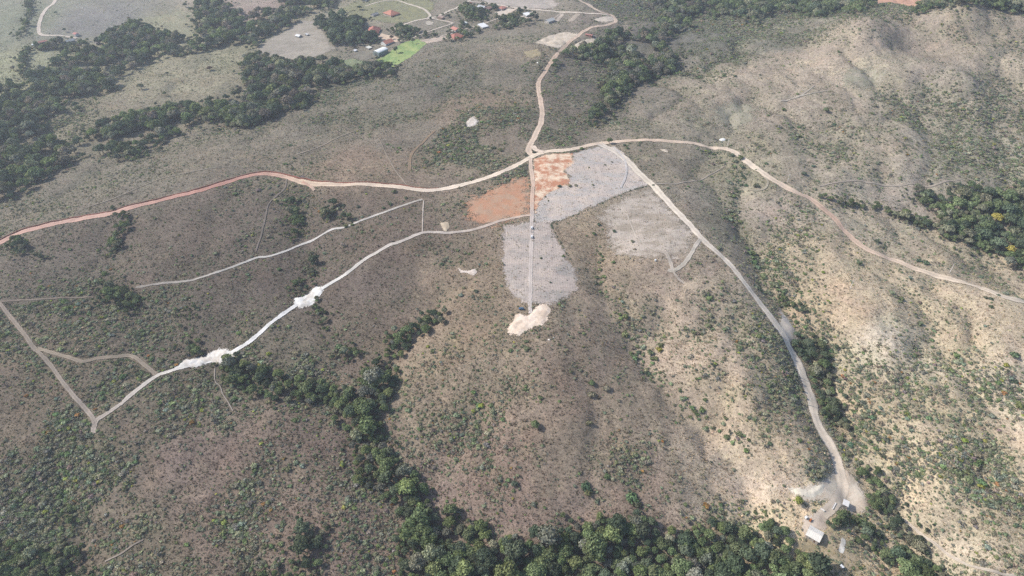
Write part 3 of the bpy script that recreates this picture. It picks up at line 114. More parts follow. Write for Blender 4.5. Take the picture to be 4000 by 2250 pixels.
FOREST = {
'river': [(-695.7, 885.0), (-660.4, 883.1), (-674.6, 925.5), (-654.9, 934.5), (-661.4, 965.4), (-659.6, 1001.2), (-659.9, 1041.0), (-642.0, 1062.0), (-631.7, 1103.4), (-616.0, 1130.1), (-582.3, 1111.8), (-549.2, 1087.3), (-532.5, 1085.6), (-497.6, 1078.8), (-517.2, 1128.7), (-536.8, 1180.8), (-551.7, 1234.9), (-548.2, 1263.5), (-521.1, 1262.7), (-490.9, 1224.3), (-460.4, 1195.8), (-438.1, 1171.7), (-438.4, 1210.6), (-402.8, 1218.3), (-425.5, 1312.1), (-316.1, 1309.3), (-313.8, 1231.5), (-335.1, 1205.4), (-355.1, 1195.8), (-366.1, 1135.4), (-383.8, 1092.5), (-395.3, 1055.5), (-388.5, 1027.2), (-409.9, 1057.3), (-443.3, 1048.9), (-453.7, 1032.8), (-484.0, 1009.3), (-525.3, 995.3), (-540.5, 959.7), (-556.8, 930.4), (-551.8, 898.8), (-524.4, 870.8), (-535.7, 857.1), (-560.8, 858.1), (-586.6, 854.0), (-590.9, 838.8), (-566.2, 803.4), (-584.2, 787.6), (-572.4, 762.6), (-538.9, 724.4), (-505.5, 713.5), (-495.5, 757.1), (-478.4, 775.4), (-452.0, 794.9), (-434.7, 808.7), (-400.9, 823.4), (-370.6, 840.7), (-348.6, 856.8), (-363.8, 891.3), (-387.3, 960.9), (-375.8, 997.5), (-352.1, 979.4), (-314.3, 964.4), (-280.3, 977.4), (-246.2, 957.3), (-226.1, 929.2), (-206.3, 939.5), (-188.9, 944.1), (-163.0, 917.2), (-156.9, 887.1), (-187.9, 893.1), (-214.8, 906.1), (-216.5, 877.7), (-248.2, 881.5), (-259.6, 854.5), (-254.9, 814.6), (-252.9, 786.9), (-281.0, 784.0), (-283.9, 760.2), (-306.3, 750.7), (-314.7, 730.8), (-345.5, 755.1), (-375.5, 768.9), (-391.9, 762.4), (-392.1, 745.9), (-402.2, 711.5), (-415.3, 686.5), (-414.3, 671.8), (-444.9, 681.4), (-486.3, 687.1), (-490.5, 647.1), (-497.3, 605.8), (-503.1, 587.3), (-516.5, 583.1), (-523.3, 568.7), (-718.2, 890.3)],
'grove': [(-327.8, 1152.9), (-326.2, 1175.1), (-316.5, 1176.6), (-304.0, 1132.8), (-306.9, 1176.2), (-282.8, 1164.4), (-255.7, 1156.9), (-238.3, 1129.3), (-230.0, 1091.9), (-221.6, 1078.4), (-203.5, 1064.9), (-203.1, 1048.7), (-220.3, 1045.2), (-234.4, 1035.6), (-262.4, 1039.1), (-273.2, 1034.2), (-281.1, 1050.3), (-293.5, 1093.5), (-314.3, 1113.2)],
'ravine': [(101.9, 713.4), (86.7, 740.4), (91.1, 756.4), (112.9, 759.5), (111.4, 804.6), (132.1, 871.3), (129.8, 911.6), (105.7, 920.3), (89.6, 939.5), (63.3, 920.4), (54.5, 882.5), (51.4, 889.9), (60.3, 932.4), (72.6, 957.2), (95.0, 961.9), (114.7, 979.1), (133.9, 1018.7), (143.2, 1036.7), (164.5, 1050.3), (184.9, 1028.5), (201.6, 1037.3), (219.9, 1054.8), (235.6, 1122.1), (233.4, 1187.1), (257.4, 1276.0), (345.5, 1261.9), (333.0, 1190.5), (313.2, 1157.1), (288.5, 1135.1), (269.6, 1068.4), (240.3, 1037.1), (220.2, 989.0), (218.5, 958.3), (228.9, 936.3), (225.1, 897.7), (218.1, 878.9), (190.3, 872.0), (157.5, 835.6), (134.7, 788.0), (116.1, 760.5), (101.4, 737.5)],
'gallery': [(-73.7, 399.7), (-58.7, 399.8), (-58.1, 393.3), (-66.3, 385.9), (-75.3, 382.7), (-80.5, 378.5), (-81.9, 371.0), (-85.7, 362.0), (-92.1, 356.4), (-86.7, 344.4), (-91.5, 341.0), (-91.4, 329.3), (-92.4, 320.3), (-94.8, 312.1), (-92.9, 301.4), (-92.0, 292.2), (-82.8, 286.0), (-75.4, 275.0), (-67.2, 267.1), (-62.7, 260.6), (-56.8, 252.4), (-50.9, 242.6), (-36.7, 240.4), (-30.1, 236.4), (-23.6, 230.9), (-12.1, 221.5), (20.4, 224.1), (31.0, 226.5), (44.9, 228.5), (51.1, 231.8), (62.5, 234.4), (75.2, 235.8), (84.3, 232.3), (90.0, 225.6), (105.8, 227.7), (118.7, 229.4), (132.0, 232.3), (143.1, 225.4), (155.4, 226.2), (161.6, 231.7), (167.1, 230.2), (169.8, 222.3), (171.6, 213.8), (175.9, 206.9), (183.3, 199.6), (179.8, 187.2), (-66.2, 187.9), (-58.8, 204.7), (-65.8, 214.0), (-70.1, 220.4), (-67.9, 228.2), (-69.0, 238.1), (-69.0, 243.6), (-76.0, 250.2), (-83.1, 255.0), (-91.6, 259.1), (-100.6, 265.8), (-103.5, 276.9), (-107.9, 287.5), (-110.1, 302.3), (-114.7, 305.7), (-121.8, 315.1), (-127.4, 323.4), (-135.6, 327.6), (-148.1, 328.3), (-164.0, 326.9), (-179.2, 329.8), (-187.7, 333.7), (-203.7, 344.5), (-213.2, 347.0), (-221.7, 350.6), (-227.2, 361.8), (-217.6, 362.0), (-207.3, 357.8), (-194.3, 351.5), (-180.0, 346.0), (-154.9, 343.5), (-137.3, 336.1), (-125.5, 332.7), (-112.9, 336.5), (-110.8, 347.3), (-102.6, 351.8), (-94.3, 364.5), (-94.2, 376.5), (-91.1, 385.6), (-84.7, 383.4), (-78.0, 386.0), (-70.4, 390.8)],
'clump': [(-133.1, 369.8), (-128.7, 373.7), (-122.5, 372.9), (-115.8, 368.2), (-111.8, 365.0), (-112.1, 362.2), (-119.2, 363.1), (-127.5, 365.3), (-131.9, 366.4)],
'gully': [(227.2, 389.7), (234.5, 390.0), (239.3, 384.0), (241.0, 378.5), (245.0, 371.7), (242.3, 361.6), (237.8, 346.7), (241.8, 337.0), (248.0, 332.8), (244.7, 325.4), (236.5, 319.9), (238.2, 314.9), (240.4, 305.6), (238.9, 298.2), (234.3, 299.8), (230.0, 312.6), (224.2, 316.6), (224.0, 329.3), (224.3, 343.5), (222.3, 353.0), (220.0, 366.8), (217.6, 377.3)],
'gullytop': [(224.1, 437.3), (230.1, 435.1), (234.7, 421.2), (238.1, 412.2), (231.6, 409.9), (227.0, 422.7), (224.6, 430.9)],
'gullylow': [(234.1, 274.4), (240.8, 275.2), (248.4, 272.8), (247.6, 263.7), (252.8, 258.8), (254.1, 250.6), (251.0, 242.6), (258.1, 234.4), (260.1, 224.8), (262.7, 216.3), (263.5, 201.4), (260.9, 191.1), (227.2, 192.5), (232.9, 211.6), (223.6, 217.9), (229.7, 220.8), (238.6, 218.1), (247.0, 224.5), (244.8, 239.5), (248.4, 244.6), (239.8, 248.2), (232.3, 253.5), (238.6, 259.9), (235.3, 266.4)],
'yardrow': [(214.5, 243.2), (224.2, 245.7), (229.7, 241.0), (230.2, 235.2), (228.9, 226.8), (225.3, 220.4), (220.2, 221.8), (214.4, 223.6), (219.5, 232.5), (214.1, 237.7)],
'yardclump': [(197.4, 235.3), (201.9, 240.7), (207.8, 242.6), (209.8, 238.6), (207.3, 232.6), (201.2, 229.9), (197.3, 230.8)],
'east': [(399.3, 587.4), (415.0, 582.0), (423.3, 572.1), (428.5, 562.3), (431.3, 579.4), (442.5, 584.1), (461.5, 582.6), (467.2, 573.1), (511.0, 582.6), (497.5, 523.2), (453.7, 457.1), (443.3, 475.4), (439.9, 487.8), (426.8, 502.0), (413.8, 505.7), (404.3, 515.0), (394.3, 523.1), (400.5, 529.5), (407.8, 539.5), (407.5, 554.2), (401.5, 561.1), (394.4, 570.8)],
'eaststrip': [(299.7, 571.1), (322.4, 563.8), (343.5, 559.1), (356.5, 561.8), (362.9, 552.9), (375.9, 548.4), (395.1, 547.1), (401.7, 530.1), (384.2, 533.2), (371.7, 538.5), (357.7, 551.7), (339.5, 555.0), (315.8, 558.8), (298.3, 566.5)],
'southwest': [(-332.9, 232.1), (-322.3, 226.1), (-312.2, 224.8), (-300.6, 220.3), (-288.9, 222.1), (-274.7, 224.7), (-267.4, 216.2), (-270.6, 209.6), (-247.3, 202.0), (-243.6, 193.0), (-314.8, 193.8)],
'swdell': [(-295.8, 242.1), (-296.6, 247.3), (-291.8, 248.8), (-285.8, 244.5), (-284.3, 239.4), (-286.5, 235.7), (-291.9, 237.1)],
'southclump': [(-137.8, 226.6), (-128.2, 230.0), (-119.2, 232.8), (-114.7, 229.7), (-115.3, 220.6), (-118.7, 214.1), (-128.7, 217.2), (-128.4, 223.4)],
'southclumpb': [(-135.2, 206.9), (-129.1, 211.3), (-121.4, 211.8), (-117.5, 208.1), (-119.0, 203.0), (-125.3, 200.1), (-133.4, 202.4)],
'southclumpc': [(-152.6, 207.0), (-149.2, 209.6), (-143.2, 207.7), (-140.1, 201.0), (-151.8, 200.4)],
'gullya': [(-350.6, 440.0), (-348.4, 450.5), (-339.0, 448.9), (-325.3, 441.7), (-313.5, 433.8), (-307.0, 425.1), (-305.5, 418.3), (-310.1, 419.1), (-319.6, 422.1), (-330.2, 422.8), (-343.1, 425.7), (-349.3, 432.2)],
'gullyb': [(-216.6, 555.9), (-207.9, 555.6), (-201.5, 543.5), (-194.0, 525.4), (-194.0, 519.1), (-203.1, 517.2), (-206.6, 528.7), (-213.2, 541.6)],
'gullyc': [(-202.7, 515.7), (-196.8, 514.7), (-194.7, 500.3), (-199.4, 499.2)],
'gullyd': [(-180.4, 481.9), (-176.3, 483.7), (-170.4, 471.6), (-171.6, 460.7), (-174.5, 459.1), (-178.3, 461.8), (-175.7, 470.3)],
'gullye': [(-181.5, 446.8), (-176.1, 451.1), (-170.9, 442.7), (-171.6, 436.0), (-179.0, 435.9), (-182.5, 441.8)],
'gullyf': [(-164.4, 420.5), (-159.3, 418.8), (-152.4, 410.2), (-146.2, 399.3), (-148.6, 395.6), (-155.1, 403.3), (-162.4, 413.2)],
'gullyg': [(-259.1, 385.3), (-248.5, 381.0), (-240.3, 374.5), (-236.6, 368.6), (-241.1, 367.0), (-247.4, 374.0), (-257.5, 379.7)],
'gullyh': [(-270.1, 417.0), (-262.5, 417.2), (-257.2, 405.8), (-260.6, 404.9)],
'roadsidea': [(-375.9, 539.6), (-370.8, 542.6), (-362.0, 536.1), (-357.5, 527.5), (-364.5, 526.4), (-371.9, 531.9)],
'roadsideb': [(-360.2, 519.9), (-353.6, 523.4), (-351.5, 519.0), (-352.9, 508.2), (-356.6, 510.2)],
'roadsidec': [(-365.7, 503.5), (-358.9, 507.8), (-355.0, 500.1), (-353.7, 488.2), (-358.3, 484.6), (-364.5, 491.2)],
'roadsided': [(-458.7, 505.2), (-454.8, 511.6), (-445.0, 507.1), (-438.4, 498.4), (-427.6, 486.2), (-429.7, 481.2), (-443.1, 489.7), (-451.0, 495.6)],
'roadsidee': [(-428.2, 489.7), (-423.4, 489.5), (-412.9, 482.2), (-414.8, 479.1), (-423.5, 482.7)],
'upslope': [(-181.5, 536.6), (-171.8, 544.9), (-166.7, 544.1), (-167.9, 537.1), (-173.6, 528.0), (-178.7, 528.9)],
'upslopeb': [(-158.7, 525.6), (-151.8, 527.9), (-144.6, 520.5), (-147.6, 516.7), (-155.2, 519.1)],
'topright': [(534.9, 935.1), (701.6, 1195.0), (735.8, 1197.1), (582.3, 908.7), (559.4, 934.6), (545.8, 930.8)],
'toprightb': [(748.1, 1221.4), (889.4, 1198.3), (685.9, 904.8), (650.0, 909.1), (620.8, 920.6), (587.3, 906.2)],
'hillwood': [(461.4, 1293.5), (631.7, 1252.4), (557.5, 1078.4), (470.8, 951.1), (514.0, 1100.5), (451.0, 1022.5), (454.6, 1129.8), (413.3, 1127.1), (372.2, 1047.5), (355.2, 1068.8), (351.8, 1128.9), (320.8, 1119.1), (333.0, 1190.5), (345.5, 1261.9)],
'hedge': [(-94.0, 1200.5), (-74.6, 1206.3), (-51.5, 1173.5), (-42.0, 1144.5), (-50.0, 1131.9), (-71.8, 1151.3), (-89.9, 1169.0)],
'hedgeb': [(-79.6, 1138.8), (-63.2, 1147.5), (-41.6, 1131.4), (-35.2, 1123.1), (-49.7, 1121.8), (-70.8, 1130.4)],
'groveb': [(-192.1, 1099.7), (-180.8, 1107.5), (-161.7, 1085.7), (-153.3, 1065.4), (-161.6, 1051.9), (-174.1, 1056.4), (-182.9, 1077.2)],
'plots': [(-25.1, 1137.3), (0.0, 1138.0), (12.4, 1118.4), (4.1, 1098.3), (-4.1, 1107.1), (-20.7, 1122.2)],
'farmstead': [(-724.6, 1026.4), (-705.2, 1032.5), (-708.3, 1051.3), (-692.1, 1053.2), (-670.1, 1038.6), (-661.5, 1044.9), (-653.0, 1033.8), (-666.2, 1021.6), (-691.0, 1019.3), (-707.9, 1009.1), (-715.4, 1009.5)],
'lanehedge': [(-693.0, 938.1), (-710.0, 965.7), (-724.4, 997.9), (-732.6, 1027.2), (-720.0, 1007.3), (-700.5, 968.0), (-685.7, 944.1), (-679.4, 924.8), (-680.5, 916.8)],
'lanehedgeb': [(-765.2, 1066.5), (-784.6, 1115.3), (-804.0, 1162.9), (-868.7, 1276.7), (-860.7, 1276.5), (-792.7, 1150.0), (-770.7, 1096.1), (-758.5, 1061.4)]}
ROWS = [
(1.6, 0.7, 'dark', [(138.2, 572.7), (127.7, 569.3), (104.9, 556.1), (78.7, 536.5), (51.3, 517.7), (35.8, 508.6), (39.5, 491.0), (44.1, 472.5), (48.8, 459.3), (52.6, 450.3)]),
(2.4, 1.5, 'green', [(74.7, 491.0), (74.6, 468.9), (74.4, 449.6), (73.9, 437.4), (75.3, 423.7)]),
(2.6, 1.0, 'dark', [(2.8, 909.1), (-13.8, 898.3), (-34.2, 884.3), (-50.7, 870.7), (-58.8, 864.4)]),
(2.6, 1.0, 'dark', [(-111.6, 941.1), (-128.4, 929.3), (-147.5, 909.1)]),
(2.5, 1.5, 'green', [(-216.6, 555.9), (-220.2, 550.9), (-231.4, 538.0)]),
(2.5, 1.6, 'green', [(-298.0, 411.7), (-289.6, 403.3), (-283.6, 398.0), (-273.5, 387.2), (-263.5, 382.4)]),
(2.5, 1.5, 'green', [(-259.0, 403.5), (-256.5, 393.7), (-253.9, 386.9), (-249.5, 381.1)]),
(2.2, 1.3, 'green', [(-185.4, 494.2), (-182.8, 487.2), (-178.9, 482.0)]),
(2.4, 1.3, 'green', [(-171.6, 460.7), (-173.5, 454.4), (-176.8, 449.3)]),
(2.2, 1.2, 'dark', [(260.7, 619.9), (229.3, 596.6), (221.7, 573.8), (213.8, 545.5)]),
(2.0, 2.3, 'green', [(213.3, 538.1), (213.1, 514.9), (214.4, 492.4), (220.7, 472.4), (222.4, 454.8), (225.7, 439.2), (229.6, 422.1), (231.1, 403.5), (230.8, 391.2)]),
(2.0, 1.7, 'dark', [(238.4, 618.5), (223.0, 574.0), (210.9, 538.2), (209.6, 510.5)]),
(1.6, 1.8, 'olive', [(233.0, 623.4), (219.5, 587.9), (209.7, 555.6), (201.2, 530.0)]),
(2.0, 1.9, 'green', [(81.2, 401.0), (94.3, 372.8), (102.9, 350.6), (111.9, 336.0), (120.9, 322.9), (130.2, 311.9)]),
(2.2, 1.8, 'dark', [(93.3, 365.1), (98.8, 348.5), (104.7, 336.8)]),
(2.2, 2.0, 'green', [(329.7, 367.8), (332.2, 352.6), (335.4, 338.1), (339.4, 324.1), (344.7, 311.5)]),
(2.2, 1.8, 'olive', [(354.3, 369.5), (350.9, 351.5), (350.2, 332.1), (346.1, 308.3)]),
(2.2, 1.9, 'dark', [(249.2, 330.4), (255.5, 314.7), (253.6, 298.8), (253.1, 283.1)]),
(2.2, 2.0, 'green', [(234.9, 305.8), (236.0, 290.1), (238.3, 276.5)]),
(2.2, 1.8, 'olive', [(439.3, 688.3), (446.7, 663.4), (440.2, 631.6), (427.2, 606.6)]),
(2.2, 1.8, 'dark', [(486.6, 776.6), (498.5, 731.9), (503.5, 703.0), (492.8, 658.7)]),
(2.2, 1.7, 'dark', [(550.9, 721.8), (546.9, 692.7), (538.4, 660.9)]),
(2.0, 2.0, 'olive', [(307.7, 421.4), (314.0, 414.8), (319.2, 410.8), (322.7, 398.3), (326.3, 386.4), (331.7, 377.3), (331.3, 367.4)]),
(2.0, 2.2, 'green', [(128.1, 322.6), (136.9, 308.4), (147.5, 298.5), (155.7, 288.3), (160.0, 284.2)]),
(2.6, 1.5, 'green', [(15.4, 886.5), (27.8, 906.8), (52.4, 914.2)]),
(3.0, 1.6, 'green', [(-120.2, 652.0), (-134.1, 672.0), (-147.6, 686.5)]),
(2.6, 1.4, 'green', [(52.2, 909.1), (58.3, 890.0), (55.4, 866.8), (49.5, 846.5)]),
(2.6, 1.4, 'green', [(39.3, 838.6), (37.9, 815.3), (39.5, 773.9), (37.3, 739.8)]),
(2.8, 1.5, 'green', [(38.6, 698.3), (42.3, 685.6), (44.3, 669.1), (54.7, 658.6)]),
(3.0, 1.5, 'dark', [(-189.8, 949.6), (-175.4, 952.5), (-161.1, 956.3)]),
(2.4, 1.1, 'dark', [(326.9, 484.9), (341.2, 499.5), (351.3, 505.6), (360.0, 513.6)]),
(2.6, 1.5, 'green', [(-72.7, 395.3), (-60.8, 397.5), (-57.5, 409.7), (-57.4, 422.9), (-54.4, 425.1)]),
(2.6, 1.6, 'green', [(-146.0, 392.6), (-142.5, 384.8), (-137.2, 377.6)]),
(2.4, 1.3, 'green', [(-372.0, 439.7), (-366.2, 436.6), (-360.0, 437.0), (-398.9, 443.5), (-401.2, 444.0)]),
(2.6, 1.2, 'dark', [(-317.5, 1248.8), (-287.5, 1211.8), (-263.6, 1202.4)]),
(2.4, 1.1, 'dark', [(-256.4, 1007.9), (-241.5, 1009.9), (-231.6, 1018.1)]),
(2.4, 1.1, 'dark', [(-269.8, 998.6), (-247.8, 984.3), (-237.9, 991.6)]),
(2.4, 1.1, 'dark', [(-226.8, 973.1), (-210.6, 964.9), (-202.7, 961.2)]),
(2.4, 1.4, 'green', [(-103.6, 1043.7), (-94.7, 1029.5), (-80.5, 1018.3)]),
(2.4, 1.4, 'green', [(25.4, 1160.0), (16.4, 1114.1), (4.1, 1109.0)])]
SPOTS = [(23.1, 639.0, 2.2, 'dark'), (73.4, 645.2, 2.8, 'green'), (78.2, 570.9, 1.6, 'olive'), (77.2, 603.6, 1.3, 'olive'), (94.1, 611.4, 1.3, 'dark'), (45.7, 567.8, 2.3, 'dark'), (55.7, 568.4, 2.4, 'olive'), (61.9, 569.2, 2.2, 'olive'), (102.1, 617.2, 1.2, 'dark'), (78.5, 508.0, 2.2, 'dark'), (72.8, 495.4, 2.2, 'dark'), (85.8, 457.5, 2.2, 'green'), (43.5, 461.1, 1.8, 'green'), (24.4, 457.5, 1.4, 'green'), (42.7, 479.8, 1.3, 'dark'), (31.6, 551.9, 1.3, 'dark'), (34.2, 544.6, 1.2, 'dark'), (31.2, 427.0, 1.2, 'dark'), (69.8, 434.3, 1.8, 'dark'), (91.4, 499.2, 2.2, 'dark'), (105.1, 482.5, 2.2, 'olive'), (105.8, 471.4, 1.5, 'olive'), (-243.7, 676.0, 2.6, 'green'), (-230.0, 640.6, 2.2, 'dark'), (-209.0, 627.0, 2.4, 'green'), (-225.9, 617.5, 1.8, 'green'), (-251.2, 642.8, 1.4, 'dark'), (-242.2, 589.6, 1.8, 'green'), (-113.2, 561.7, 3.2, 'green'), (-100.8, 550.7, 2.2, 'green'), (-32.2, 567.3, 2.6, 'dark'), (-50.4, 540.5, 1.8, 'dark'), (-41.4, 553.5, 1.4, 'dark'), (-151.9, 513.4, 3.0, 'green'), (-145.9, 513.8, 2.2, 'green'), (-158.9, 541.4, 2.6, 'dark'), (-143.8, 538.3, 2.4, 'dark'), (-168.5, 540.0, 2.2, 'green'), (-114.0, 540.6, 2.4, 'dark'), (-119.3, 534.8, 2.2, 'dark'), (-71.6, 642.9, 2.6, 'olive'), (-24.0, 808.7, 3.0, 'green'), (-12.2, 645.3, 3.4, 'green'), (-19.1, 652.6, 3.0, 'dark'), (-353.2, 461.4, 3.4, 'green'), (-333.8, 456.5, 2.4, 'olive'), (-398.6, 442.9, 2.0, 'green'), (-389.0, 467.5, 1.8, 'green'), (-279.6, 475.0, 1.6, 'green'), (-299.1, 500.3, 1.6, 'green'), (-331.1, 526.0, 2.0, 'green'), (-270.5, 567.7, 2.2, 'green'), (-422.2, 543.4, 1.6, 'dark'), (-200.4, 459.7, 2.4, 'green'), (-360.7, 610.9, 2.0, 'olive'), (-402.2, 711.5, 2.0, 'green'), (-364.7, 416.7, 4.0, 'green'), (-358.4, 412.2, 3.0, 'green'), (-299.3, 360.2, 3.0, 'green'), (-289.8, 346.5, 3.6, 'green'), (-296.1, 326.3, 2.8, 'green'), (-275.2, 363.7, 2.4, 'green'), (-332.0, 352.5, 2.6, 'olive'), (-287.9, 316.6, 2.0, 'dark'), (-186.1, 367.4, 2.6, 'yellow'), (-150.9, 361.4, 2.6, 'green'), (-60.9, 429.2, 1.4, 'green'), (-28.9, 420.4, 2.2, 'dark'), (-59.9, 363.4, 2.0, 'green'), (42.2, 335.8, 1.8, 'green'), (85.2, 400.7, 2.0, 'green'), (107.4, 357.4, 3.0, 'green'), (104.6, 363.8, 3.4, 'green'), (111.4, 365.3, 3.2, 'yellow'), (113.2, 370.3, 3.0, 'green'), (56.6, 329.1, 3.0, 'dark'), (67.4, 326.0, 3.6, 'olive'), (56.0, 320.2, 3.8, 'olive'), (19.6, 315.2, 2.4, 'green'), (17.4, 374.1, 1.2, 'dark'), (52.4, 297.5, 2.6, 'green'), (48.0, 254.9, 4.2, 'dark'), (49.4, 251.9, 3.6, 'green'), (77.2, 248.6, 5.0, 'green'), (79.4, 245.6, 4.2, 'dark'), (13.8, 243.6, 2.4, 'olive'), (61.7, 261.3, 2.6, 'green'), (1.7, 256.5, 3.0, 'dark'), (287.0, 543.0, 2.0, 'olive'), (286.1, 520.3, 1.8, 'yellow'), (298.6, 463.6, 3.2, 'dark'), (330.0, 499.9, 3.2, 'dark'), (359.1, 467.8, 3.6, 'dark'), (355.2, 471.2, 3.0, 'dark'), (372.4, 464.9, 1.6, 'dark'), (401.0, 453.2, 2.4, 'olive'), (264.1, 452.5, 2.0, 'yellow'), (256.1, 459.0, 2.2, 'green'), (384.4, 414.0, 2.2, 'dark'), (381.6, 416.0, 2.2, 'dark'), (380.1, 405.4, 2.4, 'dark'), (393.0, 418.6, 1.8, 'dark'), (305.0, 362.6, 1.8, 'green'), (276.7, 309.9, 2.2, 'yellow'), (254.0, 299.9, 2.2, 'green'), (307.5, 301.3, 2.0, 'dark'), (373.3, 356.6, 4.0, 'green'), (363.4, 347.7, 2.6, 'yellow'), (352.6, 310.5, 4.0, 'green'), (288.9, 263.3, 4.6, 'green'), (294.7, 257.8, 3.6, 'olive'), (302.4, 256.3, 3.6, 'green'), (313.6, 258.1, 3.6, 'olive'), (300.1, 241.9, 3.0, 'dark'), (315.0, 739.7, 3.4, 'green'), (360.0, 731.6, 3.4, 'green'), (418.7, 737.0, 3.0, 'olive'), (320.4, 699.4, 3.0, 'green'), (297.2, 695.2, 3.4, 'olive'), (435.1, 862.7, 2.2, 'olive'), (270.7, 839.3, 4.0, 'green'), (282.1, 834.3, 3.0, 'green'), (244.9, 835.9, 2.6, 'dark'), (233.8, 809.2, 2.2, 'dark'), (219.1, 876.4, 3.6, 'green'), (296.0, 604.7, 3.4, 'dark'), (238.0, 633.0, 4.4, 'green'), (231.5, 639.1, 3.2, 'dark'), (241.4, 580.5, 4.0, 'dark'), (121.5, 645.9, 2.4, 'dark'), (119.5, 652.0, 2.4, 'dark'), (325.3, 379.1, 2.4, 'green'), (316.1, 418.8, 3.0, 'green'), (225.4, 601.6, 2.0, 'olive')]
TREES = [
(15.6, 294.1, 3.6, 5.5, 'green', 'round dense green tree standing alone on the dry brown slope above the bottom forest'),
(104.1, 658.9, 3.6, 7.5, 'green', 'tall green tree at the ridge road where the spur road branches off'),
(-149.3, 1024.0, 3.6, 9, 'olive', 'thin grey-green tree, topmost of the three in the bright green meadow'),
(-170.4, 992.6, 4.4, 8.5, 'dark', 'dark round tree in the middle of the bright green meadow'),
(-194.0, 969.6, 3.6, 7, 'dark', 'dark tree in the bright green meadow just below the white warehouse'),
(-209.7, 948.7, 4.2, 6.5, 'dark', 'dark tree between the dull green meadow and the bright green one'),
(-489.9, 860.3, 5.2, 8.5, 'olive', 'flat-topped grey-green tree casting a long shadow on the tan hill in the river bend'),
(-452.0, 842.9, 2.8, 5, 'green', 'small dark green tree alone on the tan hill in the river bend'),
(-481.9, 923.6, 2.8, 4.5, 'dark', 'small shaggy tree at the centre of the tan hill in the river bend'),
(-426.5, 935.9, 4.5, 6.5, 'russet', 'dark reddish-brown tree on the tan hill in the river bend'),
(-566.4, 1220.7, 4.4, 6.5, 'dark', 'round dark tree in the pale pasture beside the top strip of forest'),
(-685.3, 895.1, 5.0, 7.5, 'dark', 'dark tree on the pale pasture just above the river forest edge'),
(-701.8, 934.2, 3.8, 7.5, 'brown', 'thin brown tree on the pale pasture above the river forest edge'),
(-708.1, 1089.8, 3.2, 6, 'dark', 'dark tree beside the lane above the red-roofed farmstead'),
(-759.5, 1165.1, 3.0, 4.5, 'dark', 'dark bush-like tree in the field beside the top lane bend'),
(358.9, 727.5, 3.6, 6, 'green', 'round green tree with a dark shadow on the pale hillside below the tracks'),
(458.6, 536.8, 6.2, 9.5, 'gold', 'large rounded yellow-flowering tree in the forest below the eastern road'),
(450.6, 496.7, 5.4, 8, 'gold', 'smaller yellow-flowering tree at the lower edge of the eastern forest'),
(439.8, 476.7, 5.6, 8.5, 'grey', 'broad grey-green tree at the tip of the eastern forest'),
(-567.8, 949.1, 7, 11, 'bamboo', 'feathery pale green bamboo clump at the lower edge of the river forest'),
(-606.0, 844.6, 9, 9, 'bamboo', 'long pale green bamboo clump in the bend of the river forest'),
(-449.0, 1066.2, 8, 11, 'bamboo', 'pale green bamboo clump by the rounded trees of the upper river forest'),
(-428.7, 1072.0, 6, 9, 'olive', 'smooth rounded olive tree at the upper end of the river forest'),
(-546.2, 960.0, 8, 9.5, 'brown', 'wide brownish-green tree crown at the river forest edge beside the tan hill'),
(-547.1, 1039.3, 6.5, 10.5, 'bare', 'grey leafless tree rising out of the river forest beside the tan hill'),
(-315.9, 1120.4, 7, 11, 'dark', 'big dark round tree at the upper tip of the village grove'),
(-185.9, 1054.4, 3.8, 6, 'russet', 'umbrella-shaped tree in the orange dirt yard of the village'),
(-170.7, 1036.4, 4.0, 5, 'dark', 'low spreading tree at the corner of the orange dirt yard'),
(-134.0, 1052.6, 4.5, 6, 'dark', 'dark pair-crowned tree beside the lane above the bright green meadow'),
(-122.3, 1071.9, 2.6, 5.5, 'dark', 'small dark tree between the village lanes'),
(-262.7, 1210.3, 4.8, 7, 'dark', 'dark tree in the olive pasture left of the big red-roofed house'),
(183.7, 247.5, 3.2, 5, 'yellow', 'small yellowish tree beside the barn with a dark shadow'),
(58.8, 900.5, 5.2, 7, 'green', 'green tree where the ravine forest meets the north road')]
